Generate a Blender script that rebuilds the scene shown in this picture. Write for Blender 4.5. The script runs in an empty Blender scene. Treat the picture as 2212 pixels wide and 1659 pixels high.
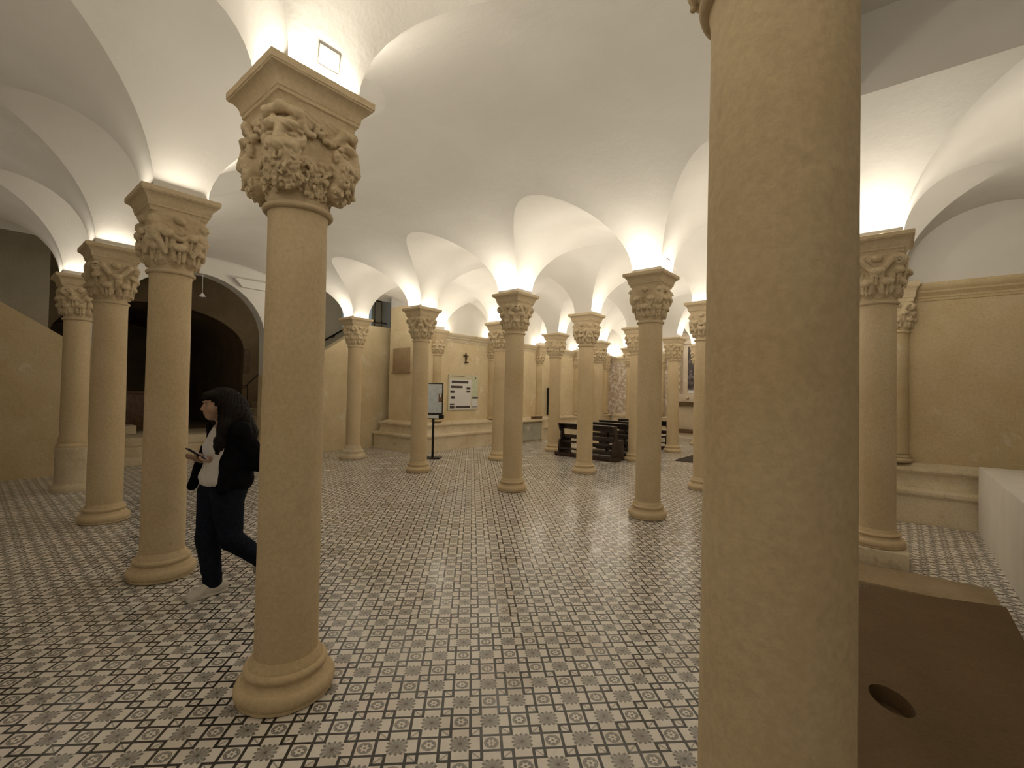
import bpy, bmesh, math, random
import numpy as np
from math import sin, cos, pi, sqrt, radians, atan2
from mathutils import Matrix, Vector

random.seed(7)
SC = bpy.context.scene
COL = SC.collection

# ------------------------------------------------------------------ plan of the crypt
# a runs along the row of columns, b across the hall towards the altar (2.31 m bays)
G0 = (-1.136, 2.475)
GU = (-1.7866, 1.4711)
GV = (1.4722, 1.7806)
BAY = 2.312
ROT = atan2(GV[1], GV[0])


def W(a, b, z=0.0):
    return Vector((G0[0] + a * GU[0] + b * GV[0], G0[1] + a * GU[1] + b * GV[1], z))


# ------------------------------------------------------------------ linking helpers
def prop(o, label=None, cat=None, group=None, kind=None):
    if label: o['label'] = label
    if cat: o['category'] = cat
    if group: o['group'] = group
    if kind: o['kind'] = kind
    return o


def thing(name, label, cat, loc=(0, 0, 0), rz=0.0, group=None, kind=None):
    o = bpy.data.objects.new(name, None)
    o.empty_display_size = .1
    COL.objects.link(o)
    o.location = loc
    o.rotation_euler = (0, 0, rz)
    return prop(o, label, cat, group, kind)


def mesh_from(name, V, F, smooth=True, sharp=None):
    me = bpy.data.meshes.new(name)
    me.from_pydata([tuple(v) for v in V], [], [tuple(f) for f in F])
    me.validate()
    me.update()
    if smooth:
        me.polygons.foreach_set('use_smooth', [True] * len(me.polygons))
        if sharp:
            me.set_sharp_from_angle(angle=radians(sharp))
    return me


def link(name, me, m=None, parent=None, loc=None, rot=None):
    o = bpy.data.objects.new(name, me)
    COL.objects.link(o)
    if m is not None:
        if not me.materials:
            me.materials.append(m)
    if parent is not None: o.parent = parent
    if loc is not None: o.location = loc
    if rot is not None: o.rotation_euler = rot
    return o


def struct(name, me, m, label=None):
    o = link(name, me, m)
    o['kind'] = 'structure'
    return o


class MB:
    """collects simple solids into one mesh"""
    def __init__(s):
        s.V = []; s.F = []

    def add(s, V, F):
        k = len(s.V)
        s.V += [tuple(v) for v in V]
        s.F += [tuple(i + k for i in f) for f in F]
        return s

    def box(s, c, d, rot=None):
        hx, hy, hz = d[0] / 2, d[1] / 2, d[2] / 2
        P = [Vector((x * hx, y * hy, z * hz)) for x in (-1, 1) for y in (-1, 1) for z in (-1, 1)]
        if rot is not None:
            P = [rot @ p for p in P]
        P = [p + Vector(c) for p in P]
        return s.add(P, [(0, 1, 3, 2), (4, 6, 7, 5), (0, 4, 5, 1), (2, 3, 7, 6), (0, 2, 6, 4), (1, 5, 7, 3)])

    def prism(s, poly, z0, z1):
        n = len(poly)
        V = [(p[0], p[1], z0) for p in poly] + [(p[0], p[1], z1) for p in poly]
        F = [tuple(range(n - 1, -1, -1)), tuple(range(n, 2 * n))] + [(i, (i + 1) % n, n + (i + 1) % n, n + i) for i in range(n)]
        return s.add(V, F)

    def tube(s, pts, r, n=8, caps=True):
        pts = [Vector(p) for p in pts]
        rs = r if isinstance(r, (list, tuple)) else [r] * len(pts)
        V = []; F = []
        up = None
        for i, p in enumerate(pts):
            t = (pts[min(i + 1, len(pts) - 1)] - pts[max(i - 1, 0)]).normalized()
            if up is None:
                up = Vector((0, 0, 1)) if abs(t.z) < .9 else Vector((1, 0, 0))
            sx = t.cross(up).normalized()
            up = sx.cross(t).normalized()
            for k in range(n):
                a = 2 * pi * k / n
                V.append(p + (sx * cos(a) + up * sin(a)) * rs[i])
        for i in range(len(pts) - 1):
            for k in range(n):
                F.append((i * n + k, i * n + (k + 1) % n, (i + 1) * n + (k + 1) % n, (i + 1) * n + k))
        if caps:
            F.append(tuple(range(n - 1, -1, -1)))
            F.append(tuple(range((len(pts) - 1) * n, len(pts) * n)))
        return s.add(V, F)

    def lathe(s, prof, n=48, wob=0.0, seed=0, c=(0, 0, 0)):
        rnd = random.Random(seed)
        ph = [rnd.uniform(0, 6.28) for _ in range(6)]
        V = []; F = []
        for (r, z) in prof:
            for k in range(n):
                a = 2 * pi * k / n
                w = 1 + wob * (sin(2 * a + ph[0] + 3 * z) + .6 * sin(5 * a + ph[1] - 9 * z) + .5 * sin(11 * a + ph[2] + 31 * z) + .4 * sin(17 * z + ph[3] + 3 * a))
                V.append((c[0] + r * w * cos(a), c[1] + r * w * sin(a), c[2] + z))
        m = len(prof)
        for i in range(m - 1):
            for k in range(n):
                F.append((i * n + k, i * n + (k + 1) % n, (i + 1) * n + (k + 1) % n, (i + 1) * n + k))
        F.append(tuple(range(n - 1, -1, -1)))
        F.append(tuple(range((m - 1) * n, m * n)))
        return s.add(V, F)

    def mesh(s, name, smooth=False, sharp=None, bevel=0.0):
        me = mesh_from(name, s.V, s.F, smooth or bevel > 0, sharp)
        if bevel > 0:
            bm = bmesh.new(); bm.from_mesh(me)
            bmesh.ops.bevel(bm, geom=[e for e in bm.edges if len(e.link_faces) == 2 and e.calc_face_angle(0) > .5],
                            offset=bevel, segments=2, profile=.6, affect='EDGES')
            bm.to_mesh(me); bm.free()
            me.polygons.foreach_set('use_smooth', [True] * len(me.polygons))
            me.set_sharp_from_angle(angle=radians(40))
        return me


def slab_ab(poly_ab, z0, z1):
    """vertical prism over a polygon given in (a, b)"""
    return [tuple(W(a, b).xy) for a, b in poly_ab], z0, z1


def extrude_a(poly_bz, a0, a1):
    n = len(poly_bz)
    V = [W(a0, b, z) for b, z in poly_bz] + [W(a1, b, z) for b, z in poly_bz]
    F = [tuple(range(n)), tuple(range(2 * n - 1, n - 1, -1))] + [(i, n + i, n + (i + 1) % n, (i + 1) % n) for i in range(n)]
    return V, F


def extrude_b(poly_az, b0, b1):
    n = len(poly_az)
    V = [W(a, b0, z) for a, z in poly_az] + [W(a, b1, z) for a, z in poly_az]
    F = [tuple(range(n)), tuple(range(2 * n - 1, n - 1, -1))] + [(i, n + i, n + (i + 1) % n, (i + 1) % n) for i in range(n)]
    return V, F


def fix_normals(me):
    bm = bmesh.new(); bm.from_mesh(me)
    bmesh.ops.recalc_face_normals(bm, faces=bm.faces)
    bm.to_mesh(me); bm.free()
    return me


def sweep(path_ab, profile, side=1):
    """profile of (offset, z) swept along a polyline in plan, mitred; offset to the left of travel (side=1)"""
    P = [W(a, b).xy for a, b in path_ab]
    n = len(P)
    dirs = [(P[i + 1] - P[i]).normalized() for i in range(n - 1)]
    nor = [Vector((-d.y, d.x)) * side for d in dirs]
    mit = []
    for i in range(n):
        if i == 0: mit.append(nor[0])
        elif i == n - 1: mit.append(nor[-1])
        else:
            m = (nor[i - 1] + nor[i])
            m = m / (1 + nor[i - 1].dot(nor[i]))
            mit.append(m)
    k = len(profile)
    V = []
    for i in range(n):
        for o, z in profile:
            q = P[i] + mit[i] * o
            V.append((q.x, q.y, z))
    F = []
    for i in range(n - 1):
        for j in range(k - 1):
            F.append((i * k + j, (i + 1) * k + j, (i + 1) * k + j + 1, i * k + j + 1))
    F.append(tuple(range(k)))
    F.append(tuple(range((n - 1) * k + k - 1, (n - 1) * k - 1, -1)))
    return V, F


# ------------------------------------------------------------------ materials
class N:
    """tiny expression builder over math nodes"""
    def __init__(s, nt, v): s.nt = nt; s.v = v

    def _op(s, op, o=None, o2=None):
        n = s.nt.nodes.new('ShaderNodeMath'); n.operation = op
        for i, x in enumerate((s, o, o2)):
            if x is None: continue
            x = x.v if isinstance(x, N) else x
            if isinstance(x, (int, float)): n.inputs[i].default_value = x
            else: s.nt.links.new(x, n.inputs[i])
        return N(s.nt, n.outputs[0])

    def __add__(s, o): return s._op('ADD', o)
    def __radd__(s, o): return s._op('ADD', o)
    def __sub__(s, o): return s._op('SUBTRACT', o)
    def __rsub__(s, o): return (s * -1) + o
    def __mul__(s, o): return s._op('MULTIPLY', o)
    def __rmul__(s, o): return s._op('MULTIPLY', o)
    def __truediv__(s, o): return s._op('DIVIDE', o)
    def lt(s, o): return s._op('LESS_THAN', o)
    def gt(s, o): return s._op('GREATER_THAN', o)
    def abs(s): return s._op('ABSOLUTE')
    def floor(s): return s._op('FLOOR')
    def sqrt(s): return s._op('SQRT')
    def sin(s): return s._op('SINE')
    def cos(s): return s._op('COSINE')
    def mx(s, o): return s._op('MAXIMUM', o)
    def mn(s, o): return s._op('MINIMUM', o)
    def atan2(s, o): return s._op('ARCTAN2', o)
    def below(s, e, w):   # soft step: 1 where s < e
        n = s.nt.nodes.new('ShaderNodeMapRange'); n.interpolation_type = 'SMOOTHSTEP'
        s.nt.links.new(s.v, n.inputs[0])
        e = e.v if isinstance(e, N) else e
        if isinstance(e, (int, float)):
            n.inputs[1].default_value = e - w; n.inputs[2].default_value = e + w
        else:
            lo = N(s.nt, e) - w; hi = N(s.nt, e) + w
            s.nt.links.new(lo.v, n.inputs[1]); s.nt.links.new(hi.v, n.inputs[2])
        n.inputs[3].default_value = 1; n.inputs[4].default_value = 0
        return N(s.nt, n.outputs[0])


def new_mat(name):
    m = bpy.data.materials.new(name); m.use_nodes = True
    nt = m.node_tree
    b = nt.nodes['Principled BSDF']
    return m, nt, b


def mixc(nt, fac, a, b):
    n = nt.nodes.new('ShaderNodeMix'); n.data_type = 'RGBA'
    for sock, x in ((n.inputs[0], fac), (n.inputs[6], a), (n.inputs[7], b)):
        x = x.v if isinstance(x, N) else x
        if isinstance(x, (int, float)): sock.default_value = x
        elif isinstance(x, tuple): sock.default_value = (*x, 1)
        else: nt.links.new(x, sock)
    return n.outputs[2]


def coord(nt, kind='Object', scale=1.0, vec=None):
    t = nt.nodes.new('ShaderNodeTexCoord')
    mp = nt.nodes.new('ShaderNodeMapping')
    mp.inputs['Scale'].default_value = (scale,) * 3 if not isinstance(scale, tuple) else scale
    nt.links.new(t.outputs[kind], mp.inputs[0])
    return mp.outputs[0]


def noise(nt, co, scale, detail=4, rough=.55, dist=0.0):
    n = nt.nodes.new('ShaderNodeTexNoise')
    n.inputs['Scale'].default_value = scale
    n.inputs['Detail'].default_value = detail
    n.inputs['Roughness'].default_value = rough
    n.inputs['Distortion'].default_value = dist
    if co is not None: nt.links.new(co, n.inputs['Vector'])
    return n.outputs[0]


def ramp(nt, fac, stops):
    n = nt.nodes.new('ShaderNodeValToRGB')
    cr = n.color_ramp
    while len(cr.elements) < len(stops): cr.elements.new(.5)
    for e, (p, c) in zip(cr.elements, stops):
        e.position = p; e.color = (*c, 1)
    nt.links.new(fac, n.inputs[0])
    return n.outputs[0]


def bump(nt, b, h, strength, dist):
    n = nt.nodes.new('ShaderNodeBump')
    n.inputs['Strength'].default_value = strength
    n.inputs['Distance'].default_value = dist
    nt.links.new(h, n.inputs['Height'])
    nt.links.new(n.outputs[0], b.inputs['Normal'])


def plain(name, c, rough=.6, metal=0.0, var=.0, scale=20, spec=.5, bmp=0.0):
    m, nt, b = new_mat(name)
    b.inputs['Base Color'].default_value = (*c, 1)
    b.inputs['Roughness'].default_value = rough
    b.inputs['Metallic'].default_value = metal
    b.inputs['Specular IOR Level'].default_value = spec
    co = coord(nt)
    f = noise(nt, co, scale, 3)
    lo = tuple(x * (1 - var) for x in c); hi = tuple(min(1, x * (1 + var)) for x in c)
    nt.links.new(ramp(nt, f, [(.3, lo), (.7, hi)]), b.inputs['Base Color'])
    if bmp: bump(nt, b, f, bmp, .01)
    return m


def stone(name, c1, c2, c3, patch=None, pamt=.62, seed=0.0, rough=.85, bscale=1.0):
    """limestone: broad tone drift, fine grain, warm stains, optional pale patches"""
    m, nt, b = new_mat(name)
    oi = nt.nodes.new('ShaderNodeObjectInfo')
    t = nt.nodes.new('ShaderNodeTexCoord')
    add = nt.nodes.new('ShaderNodeVectorMath'); add.operation = 'MULTIPLY_ADD'
    nt.links.new(oi.outputs['Random'], add.inputs[0])
    add.inputs[1].default_value = (37, 53, 71)
    nt.links.new(t.outputs['Object'], add.inputs[2])
    off = nt.nodes.new('ShaderNodeVectorMath'); off.operation = 'ADD'
    nt.links.new(add.outputs[0], off.inputs[0]); off.inputs[1].default_value = (seed, seed * 2, seed)
    co = off.outputs[0]
    big = noise(nt, co, 1.7 * bscale, 3, .6, .4)
    base = ramp(nt, big, [(.3, c1), (.52, c2), (.72, c3)])
    warm = noise(nt, co, 1.1 * bscale, 3, .6, .6)
    base = mixc(nt, ramp(nt, warm, [(.52, (0, 0, 0)), (.72, (.32, .32, .32))]), base, (c2[0] * .92, c2[1] * .80, c2[2] * .66))
    pale = noise(nt, co, 5.5, 3, .7, 1.2)
    base = mixc(nt, ramp(nt, pale, [(.66, (0, 0, 0)), (.74, (.22, .22, .22))]), base, tuple(min(1, x * 1.2) for x in c3))
    fine = noise(nt, co, 45, 3, .65)
    base = mixc(nt, .16, base, ramp(nt, fine, [(.35, tuple(x * .55 for x in c1)), (.65, tuple(min(1, x * 1.25) for x in c3))]))
    if patch:
        pn = noise(nt, co, 2.6 * bscale, 5, .7, .25)
        msk = ramp(nt, pn, [(pamt - .05, (0, 0, 0)), (pamt + .05, (1, 1, 1))])
        base = mixc(nt, msk, base, patch)
    sp = noise(nt, co, 17, 1, .5)
    spm = ramp(nt, sp, [(.74, (0, 0, 0)), (.80, (.30, .30, .30))])
    base = mixc(nt, spm, base, tuple(x * .6 for x in c1))
    nt.links.new(base, b.inputs['Base Color'])
    b.inputs['Roughness'].default_value = rough
    b.inputs['Specular IOR Level'].default_value = .25
    bump(nt, b, noise(nt, co, 14, 4, .62), .35, .014)
    return m


M = {}
M['column'] = stone('column_limestone', (.60, .47, .285), (.65, .52, .33), (.685, .56, .37), seed=1)
M['carved'] = stone('carved_limestone', (.53, .42, .265), (.59, .475, .31), (.64, .525, .35), seed=5)
M['wall'] = stone('wall_limestone', (.55, .425, .24), (.61, .49, .30), (.66, .54, .35), (.69, .60, .45), .66, 9)
M['wall_lit'] = stone('lit_wall_limestone', (.66, .54, .33), (.735, .61, .39), (.78, .665, .45), (.80, .72, .56), .64, 9)  # lighter copy of the wall limestone, lamplight put into its colour
M['old_plaster'] = stone('old_plaster', (.70, .63, .46), (.76, .69, .52), (.80, .74, .58), seed=22)
M['bench'] = stone('bench_limestone', (.56, .46, .30), (.70, .60, .43), (.76, .67, .51), (.48, .39, .26), .64, 4)
M['fresco'] = stone('fresco_remains', (.40, .29, .19), (.56, .44, .32), (.66, .56, .45), (.80, .76, .72), .52, 2, bscale=3.2)
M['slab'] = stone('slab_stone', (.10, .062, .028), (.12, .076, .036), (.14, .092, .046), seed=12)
M['plaque'] = stone('plaque_stone', (.33, .23, .13), (.37, .27, .16), (.42, .31, .2), seed=3, bscale=3)
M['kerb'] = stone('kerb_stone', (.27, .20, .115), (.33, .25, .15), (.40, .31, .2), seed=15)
M['marble'] = stone('grey_marble', (.36, .35, .28), (.44, .43, .35), (.52, .5, .42), (.6, .57, .48), .6, 6, rough=.45)
M['shaded_stone'] = stone('shaded_passage_stone', (.17, .125, .07), (.21, .155, .09), (.25, .19, .11), seed=8)  # dimness of the unlit passage put into the stone colour


def plaster_mat():
    m, nt, b = new_mat('white_plaster')
    co = coord(nt)
    big = noise(nt, co, .9, 4, .55, .3)
    base = ramp(nt, big, [(.3, (.675, .64, .58)), (.7, (.745, .715, .655))])
    nt.links.new(base, b.inputs['Base Color'])
    b.inputs['Roughness'].default_value = .95
    b.inputs['Specular IOR Level'].default_value = .15
    bump(nt, b, noise(nt, co, 6, 4, .6), .25, .02)
    return m


M['plaster'] = plaster_mat()
M['white_paint'] = plain('white_painted_render', (.80, .76, .70), .8, var=.05, scale=3)
M['wood'] = plain('dark_wood', (.022, .014, .010), .33, var=.5, scale=12, spec=.6)
M['wood_red'] = plain('dark_red_wood', (.035, .016, .011), .4, var=.5, scale=12)
M['black_metal'] = plain('black_metal', (.015, .014, .014), .45, .3, var=.2)
M['iron'] = plain('wrought_iron', (.03, .024, .018), .5, .6, var=.3)
M['paper'] = plain('paper_white', (.78, .77, .76), .5, var=.03, scale=4)
M['paper_blue'] = plain('paper_blue_grey', (.60, .66, .70), .4, var=.12, scale=9)
M['paper_green'] = plain('paper_green', (.62, .66, .48), .5, var=.12, scale=12)
M['ink'] = plain('print_dark', (.06, .045, .04), .5, var=.6, scale=40)
M['print_brown'] = plain('print_brown', (.22, .13, .07), .5, var=.6, scale=30)
M['carpet'] = plain('dark_carpet', (.045, .03, .02), .95, var=.4, scale=120)
M['old_wood'] = plain('brown_wood', (.12, .065, .03), .55, var=.4, scale=15)
M['brass'] = plain('aged_bronze', (.10, .06, .025), .4, .6, var=.3)
M['altar_stone'] = stone('altar_white_stone', (.60, .50, .38), (.70, .60, .48), (.76, .68, .56), seed=2)
M['led'] = None


def tile_mat():
    m, nt, b = new_mat('patterned_cement_tiles')
    t = nt.nodes.new('ShaderNodeTexCoord')
    sep = nt.nodes.new('ShaderNodeSeparateXYZ')
    nt.links.new(t.outputs['Object'], sep.inputs[0])
    x = N(nt, sep.outputs[0]); y = N(nt, sep.outputs[1])
    L = .1408; th = radians(4.9); x0, y0 = .068, 2.28
    X = ((x - x0) * cos(th) + (y - y0) * sin(th)) / L
    Y = ((y - y0) * cos(th) - (x - x0) * sin(th)) / L
    U = (X + Y) * .5 + .5; V = (X - Y) * .5 + .5
    iu = U.floor(); iv = V.floor()
    u = U - iu - .5; v = V - iv - .5
    dx = (u + v); dy = (u - v)
    ax = dx.abs(); ay = dy.abs()
    c = .323; w = .050; s = .007
    line = ((ax - c).abs()).below(w, s).mx(((ay - c).abs()).below(w, s))
    # ring rosette in the middle of each tile
    r = (dx * dx + dy * dy).sqrt()
    ang = dy.atan2(dx)
    ring = r.below(.235, .012) * (1 - r.below(.118 + (ang * 6).cos() * .022, .012).v if False else 1)
    outer = r.below(.235, .012)
    inner = r.below((ang * 6).cos() * .03 + .125, .012)
    dot = r.below(.045, .010)
    thin = ((r - .195).abs()).below(.008, .006)
    rose = outer * (1 - inner) * .78 + dot * .8 - thin * .3
    # flower where four tiles meet
    hi = ax.mx(ay); lo = ax.mn(ay)
    fx = 1 - hi
    rf = (fx * fx + lo * lo).sqrt()
    fa = lo.atan2(fx)
    edge = (fa * 12).cos() * .035 + (fa * 4).cos() * -.02 + .335
    fl = rf.below(edge, .012)
    gap = ((fa * 12 + 3.14).cos()).gt(.62) * rf.gt(.15) * .24
    core = rf.below(.06, .02) * .25
    tips = ((rf - .325).abs()).below(.03, .01) * ((fa * 12).cos()).gt(.1) * .25
    flower = fl * (.66 - gap + core + tips * .8)
    joint = (ax + ay).gt(.965) * .55
    dark = line.mx(rose).mx(flower).mx(joint * (1 - fl))
    line = line * (1 - fl)
    wn = nt.nodes.new('ShaderNodeTexWhiteNoise'); wn.noise_dimensions = '3D'
    cmb = nt.nodes.new('ShaderNodeCombineXYZ')
    nt.links.new(iu.v, cmb.inputs[0]); nt.links.new(iv.v, cmb.inputs[1])
    nt.links.new(cmb.outputs[0], wn.inputs['Vector'])
    rnd = N(nt, wn.outputs[0])
    tint = ramp(nt, wn.outputs[0], [(0, (.74, .68, .61)), (.35, (.82, .775, .71)), (.75, (.86, .82, .765)), (.9, (.82, .74, .68)), (1, (.88, .85, .80))])
    co = coord(nt)
    wear = noise(nt, co, 1.6, 3, .6)
    grime = noise(nt, co, 25, 3, .6)
    tint = mixc(nt, ramp(nt, grime, [(.45, (0, 0, 0)), (.8, (.35, .35, .35))]), tint, (.58, .52, .43))
    ink = mixc(nt, rnd * .5, (.006, .004, .003), (.016, .012, .009))
    # lines stay black, ornament prints greyer and worn unevenly
    grey = mixc(nt, rnd * .6, (.035, .031, .028), (.075, .068, .062))
    col = mixc(nt, rose.mx(flower).mx(joint * (1 - fl)) * (N(nt, wear) * .5 + .72), tint, grey)
    col = mixc(nt, line * .96, col, ink)
    nt.links.new(col, b.inputs['Base Color'])
    rr = N(nt, wear) * .05 + rnd * .10 + .15
    nt.links.new(rr.v, b.inputs['Roughness'])
    b.inputs['Specular IOR Level'].default_value = .5
    # every tile lies a hair out of level
    geo = nt.nodes.new('ShaderNodeNewGeometry')
    sub = nt.nodes.new('ShaderNodeVectorMath'); sub.operation = 'SUBTRACT'
    nt.links.new(wn.outputs[1], sub.inputs[0]); sub.inputs[1].default_value = (.5, .5, .5)
    mul = nt.nodes.new('ShaderNodeVectorMath'); mul.operation = 'MULTIPLY_ADD'
    nt.links.new(sub.outputs[0], mul.inputs[0]); mul.inputs[1].default_value = (.026, .026, 0)
    nt.links.new(geo.outputs['Normal'], mul.inputs[2])
    nrm = nt.nodes.new('ShaderNodeVectorMath'); nrm.operation = 'NORMALIZE'
    nt.links.new(mul.outputs[0], nrm.inputs[0])
    bp = nt.nodes.new('ShaderNodeBump'); bp.inputs['Strength'].default_value = .12; bp.inputs['Distance'].default_value = .01
    nt.links.new(noise(nt, co, 14, 1, .5), bp.inputs['Height'])
    nt.links.new(nrm.outputs[0], bp.inputs['Normal'])
    nt.links.new(bp.outputs[0], b.inputs['Normal'])
    return m


M['tiles'] = tile_mat()


# ------------------------------------------------------------------ carved shapes: distance fields on a grid
class Grid:
    def __init__(s, lo, hi, h):
        s.lo = np.array(lo, float); s.h = h
        s.n = np.ceil((np.array(hi, float) - s.lo) / h).astype(int) + 1
        s.ax = [s.lo[i] + h * np.arange(s.n[i]) for i in range(3)]
        s.D = np.full(s.n, .5, np.float32)

    def win(s, lo, hi, pad):
        sl = []
        for i in range(3):
            a = int(max(0, math.floor((lo[i] - pad - s.lo[i]) / s.h)))
            b = int(min(s.n[i], math.ceil((hi[i] + pad - s.lo[i]) / s.h) + 1))
            if b <= a: return None
            sl.append(slice(a, b))
        return tuple(sl)

    def apply(s, fn, lo, hi, k=.01, op='u'):
        sl = s.win(lo, hi, k + 3 * s.h)
        if sl is None: return s
        X = s.ax[0][sl[0]][:, None, None]; Y = s.ax[1][sl[1]][None, :, None]; Z = s.ax[2][sl[2]][None, None, :]
        d = fn(X, Y, Z); A = s.D[sl]
        if op == 's':
            h = np.clip(.5 + .5 * (A + d) / -k, 0, 1) if False else np.clip(.5 - .5 * (A + d) / k, 0, 1)
            s.D[sl] = A * (1 - h) + (-d) * h + k * h * (1 - h)
        elif op == 'u':
            h = np.clip(.5 + .5 * (A - d) / k, 0, 1)
            s.D[sl] = A * (1 - h) + d * h - k * h * (1 - h)
        elif op == 'disp':
            s.D[sl] = A + d
        return s

    def ell(s, c, r, k=.01, op='u', R=None):
        c = np.array(c, float); r = np.array(r, float)
        m = r.max() if R is not None else r

        def fn(X, Y, Z):
            x, y, z = X - c[0], Y - c[1], Z - c[2]
            if R is not None:
                x, y, z = (R[0][0] * x + R[1][0] * y + R[2][0] * z, R[0][1] * x + R[1][1] * y + R[2][1] * z, R[0][2] * x + R[1][2] * y + R[2][2] * z)
            k0 = np.sqrt((x / r[0])**2 + (y / r[1])**2 + (z / r[2])**2)
            k1 = np.sqrt((x / r[0]**2)**2 + (y / r[1]**2)**2 + (z / r[2]**2)**2) + 1e-6
            return k0 * (k0 - 1) / k1
        return s.apply(fn, c - m, c + m, k, op)

    def cap(s, p, q, r1, r2=None, k=.01, op='u', sq=None):
        p = np.array(p, float); q = np.array(q, float); r2 = r1 if r2 is None else r2
        d = q - p; L = max(d @ d, 1e-9); m = max(r1, r2)

        def fn(X, Y, Z):
            x, y, z = X - p[0], Y - p[1], Z - p[2]
            t = np.clip((x * d[0] + y * d[1] + z * d[2]) / L, 0, 1)
            return np.sqrt((x - t * d[0])**2 + (y - t * d[1])**2 + (z - t * d[2])**2) - (r1 + (r2 - r1) * t)
        return s.apply(fn, np.minimum(p, q) - m, np.maximum(p, q) + m, k, op)

    def box(s, c, hs, rad=.005, k=.01, op='u', R=None):
        c = np.array(c, float); hs = np.array(hs, float); m = np.linalg.norm(hs) if R is not None else hs

        def fn(X, Y, Z):
            x, y, z = X - c[0], Y - c[1], Z - c[2]
            if R is not None:
                x, y, z = (R[0][0] * x + R[1][0] * y + R[2][0] * z, R[0][1] * x + R[1][1] * y + R[2][1] * z, R[0][2] * x + R[1][2] * y + R[2][2] * z)
            qx, qy, qz = np.abs(x) - hs[0] + rad, np.abs(y) - hs[1] + rad, np.abs(z) - hs[2] + rad
            o = np.sqrt(np.maximum(qx, 0)**2 + np.maximum(qy, 0)**2 + np.maximum(qz, 0)**2)
            return o + np.minimum(np.maximum(qx, np.maximum(qy, qz)), 0) - rad
        return s.apply(fn, c - m, c + m, k, op)

    def mesh(s, name):
        D = s.D.copy()
        D[0] = D[-1] = .01; D[:, 0] = D[:, -1] = .01; D[:, :, 0] = D[:, :, -1] = .01
        S = D < 0
        n = D.shape
        cnt = np.zeros((n[0] - 1, n[1] - 1, n[2] - 1), np.int8)
        for i in (0, 1):
            for j in (0, 1):
                for k in (0, 1):
                    cnt += S[i:n[0] - 1 + i, j:n[1] - 1 + j, k:n[2] - 1 + k]
        cells = np.argwhere((cnt > 0) & (cnt < 8))
        if len(cells) == 0: return None
        idx = np.full(cnt.shape, -1, np.int64)
        idx[tuple(cells.T)] = np.arange(len(cells))
        acc = np.zeros((len(cells), 3)); num = np.zeros(len(cells))
        for axis in range(3):
            o = [a for a in range(3) if a != axis]
            for p in (0, 1):
                for q in (0, 1):
                    c0 = cells.copy(); c0[:, o[0]] += p; c0[:, o[1]] += q
                    c1 = c0.copy(); c1[:, axis] += 1
                    d0 = D[tuple(c0.T)]; d1 = D[tuple(c1.T)]
                    m = (d0 < 0) != (d1 < 0)
                    t = d0[m] / (d0[m] - d1[m])
                    pt = c0[m].astype(float); pt[:, axis] += t
                    acc[m] += pt; num[m] += 1
        V = s.lo + s.h * (acc / num[:, None])
        F = []
        for axis in range(3):
            o1, o2 = (axis + 1) % 3, (axis + 2) % 3
            sl0 = [slice(None)] * 3; sl1 = [slice(None)] * 3
            sl0[axis] = slice(0, n[axis] - 1); sl1[axis] = slice(1, n[axis])
            E0, E1 = S[tuple(sl0)], S[tuple(sl1)]
            ed = np.argwhere(E0 != E1)
            ed = ed[(ed[:, o1] > 0) & (ed[:, o2] > 0) & (ed[:, o1] < n[o1] - 1) & (ed[:, o2] < n[o2] - 1)]
            flip = S[tuple(ed.T)]

            def g(d1, d2):
                c = ed.copy(); c[:, o1] -= d1; c[:, o2] -= d2
                return idx[tuple(c.T)]
            q = np.stack([g(1, 1), g(0, 1), g(0, 0), g(1, 0)], 1)
            q[~flip] = q[~flip][:, ::-1]
            F.append(q)
        F = np.concatenate(F)
        F = F[(F >= 0).all(1)]
        me = bpy.data.meshes.new(name)
        me.vertices.add(len(V)); me.vertices.foreach_set('co', V.astype(np.float32).ravel())
        me.loops.add(len(F) * 4); me.loops.foreach_set('vertex_index', F.astype(np.int32).ravel())
        me.polygons.add(len(F))
        me.polygons.foreach_set('loop_start', np.arange(0, len(F) * 4, 4, dtype=np.int32))
        me.polygons.foreach_set('use_smooth', np.ones(len(F), bool))
        me.update(calc_edges=True); me.validate()
        return me


def frame_at(a):
    """orthonormal frame: x out along angle a, y tangent, z up (columns)"""
    return [[cos(a), -sin(a), 0], [sin(a), cos(a), 0], [0, 0, 1]]


def tilt_frame(a, t):
    R = Matrix.Rotation(a, 3, 'Z') @ Matrix.Rotation(t, 3, 'Y')
    return [[R[i][j] for j in range(3)] for i in range(3)]


CAP_H = .452   # carved capital from z 2.53 to 2.98


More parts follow.
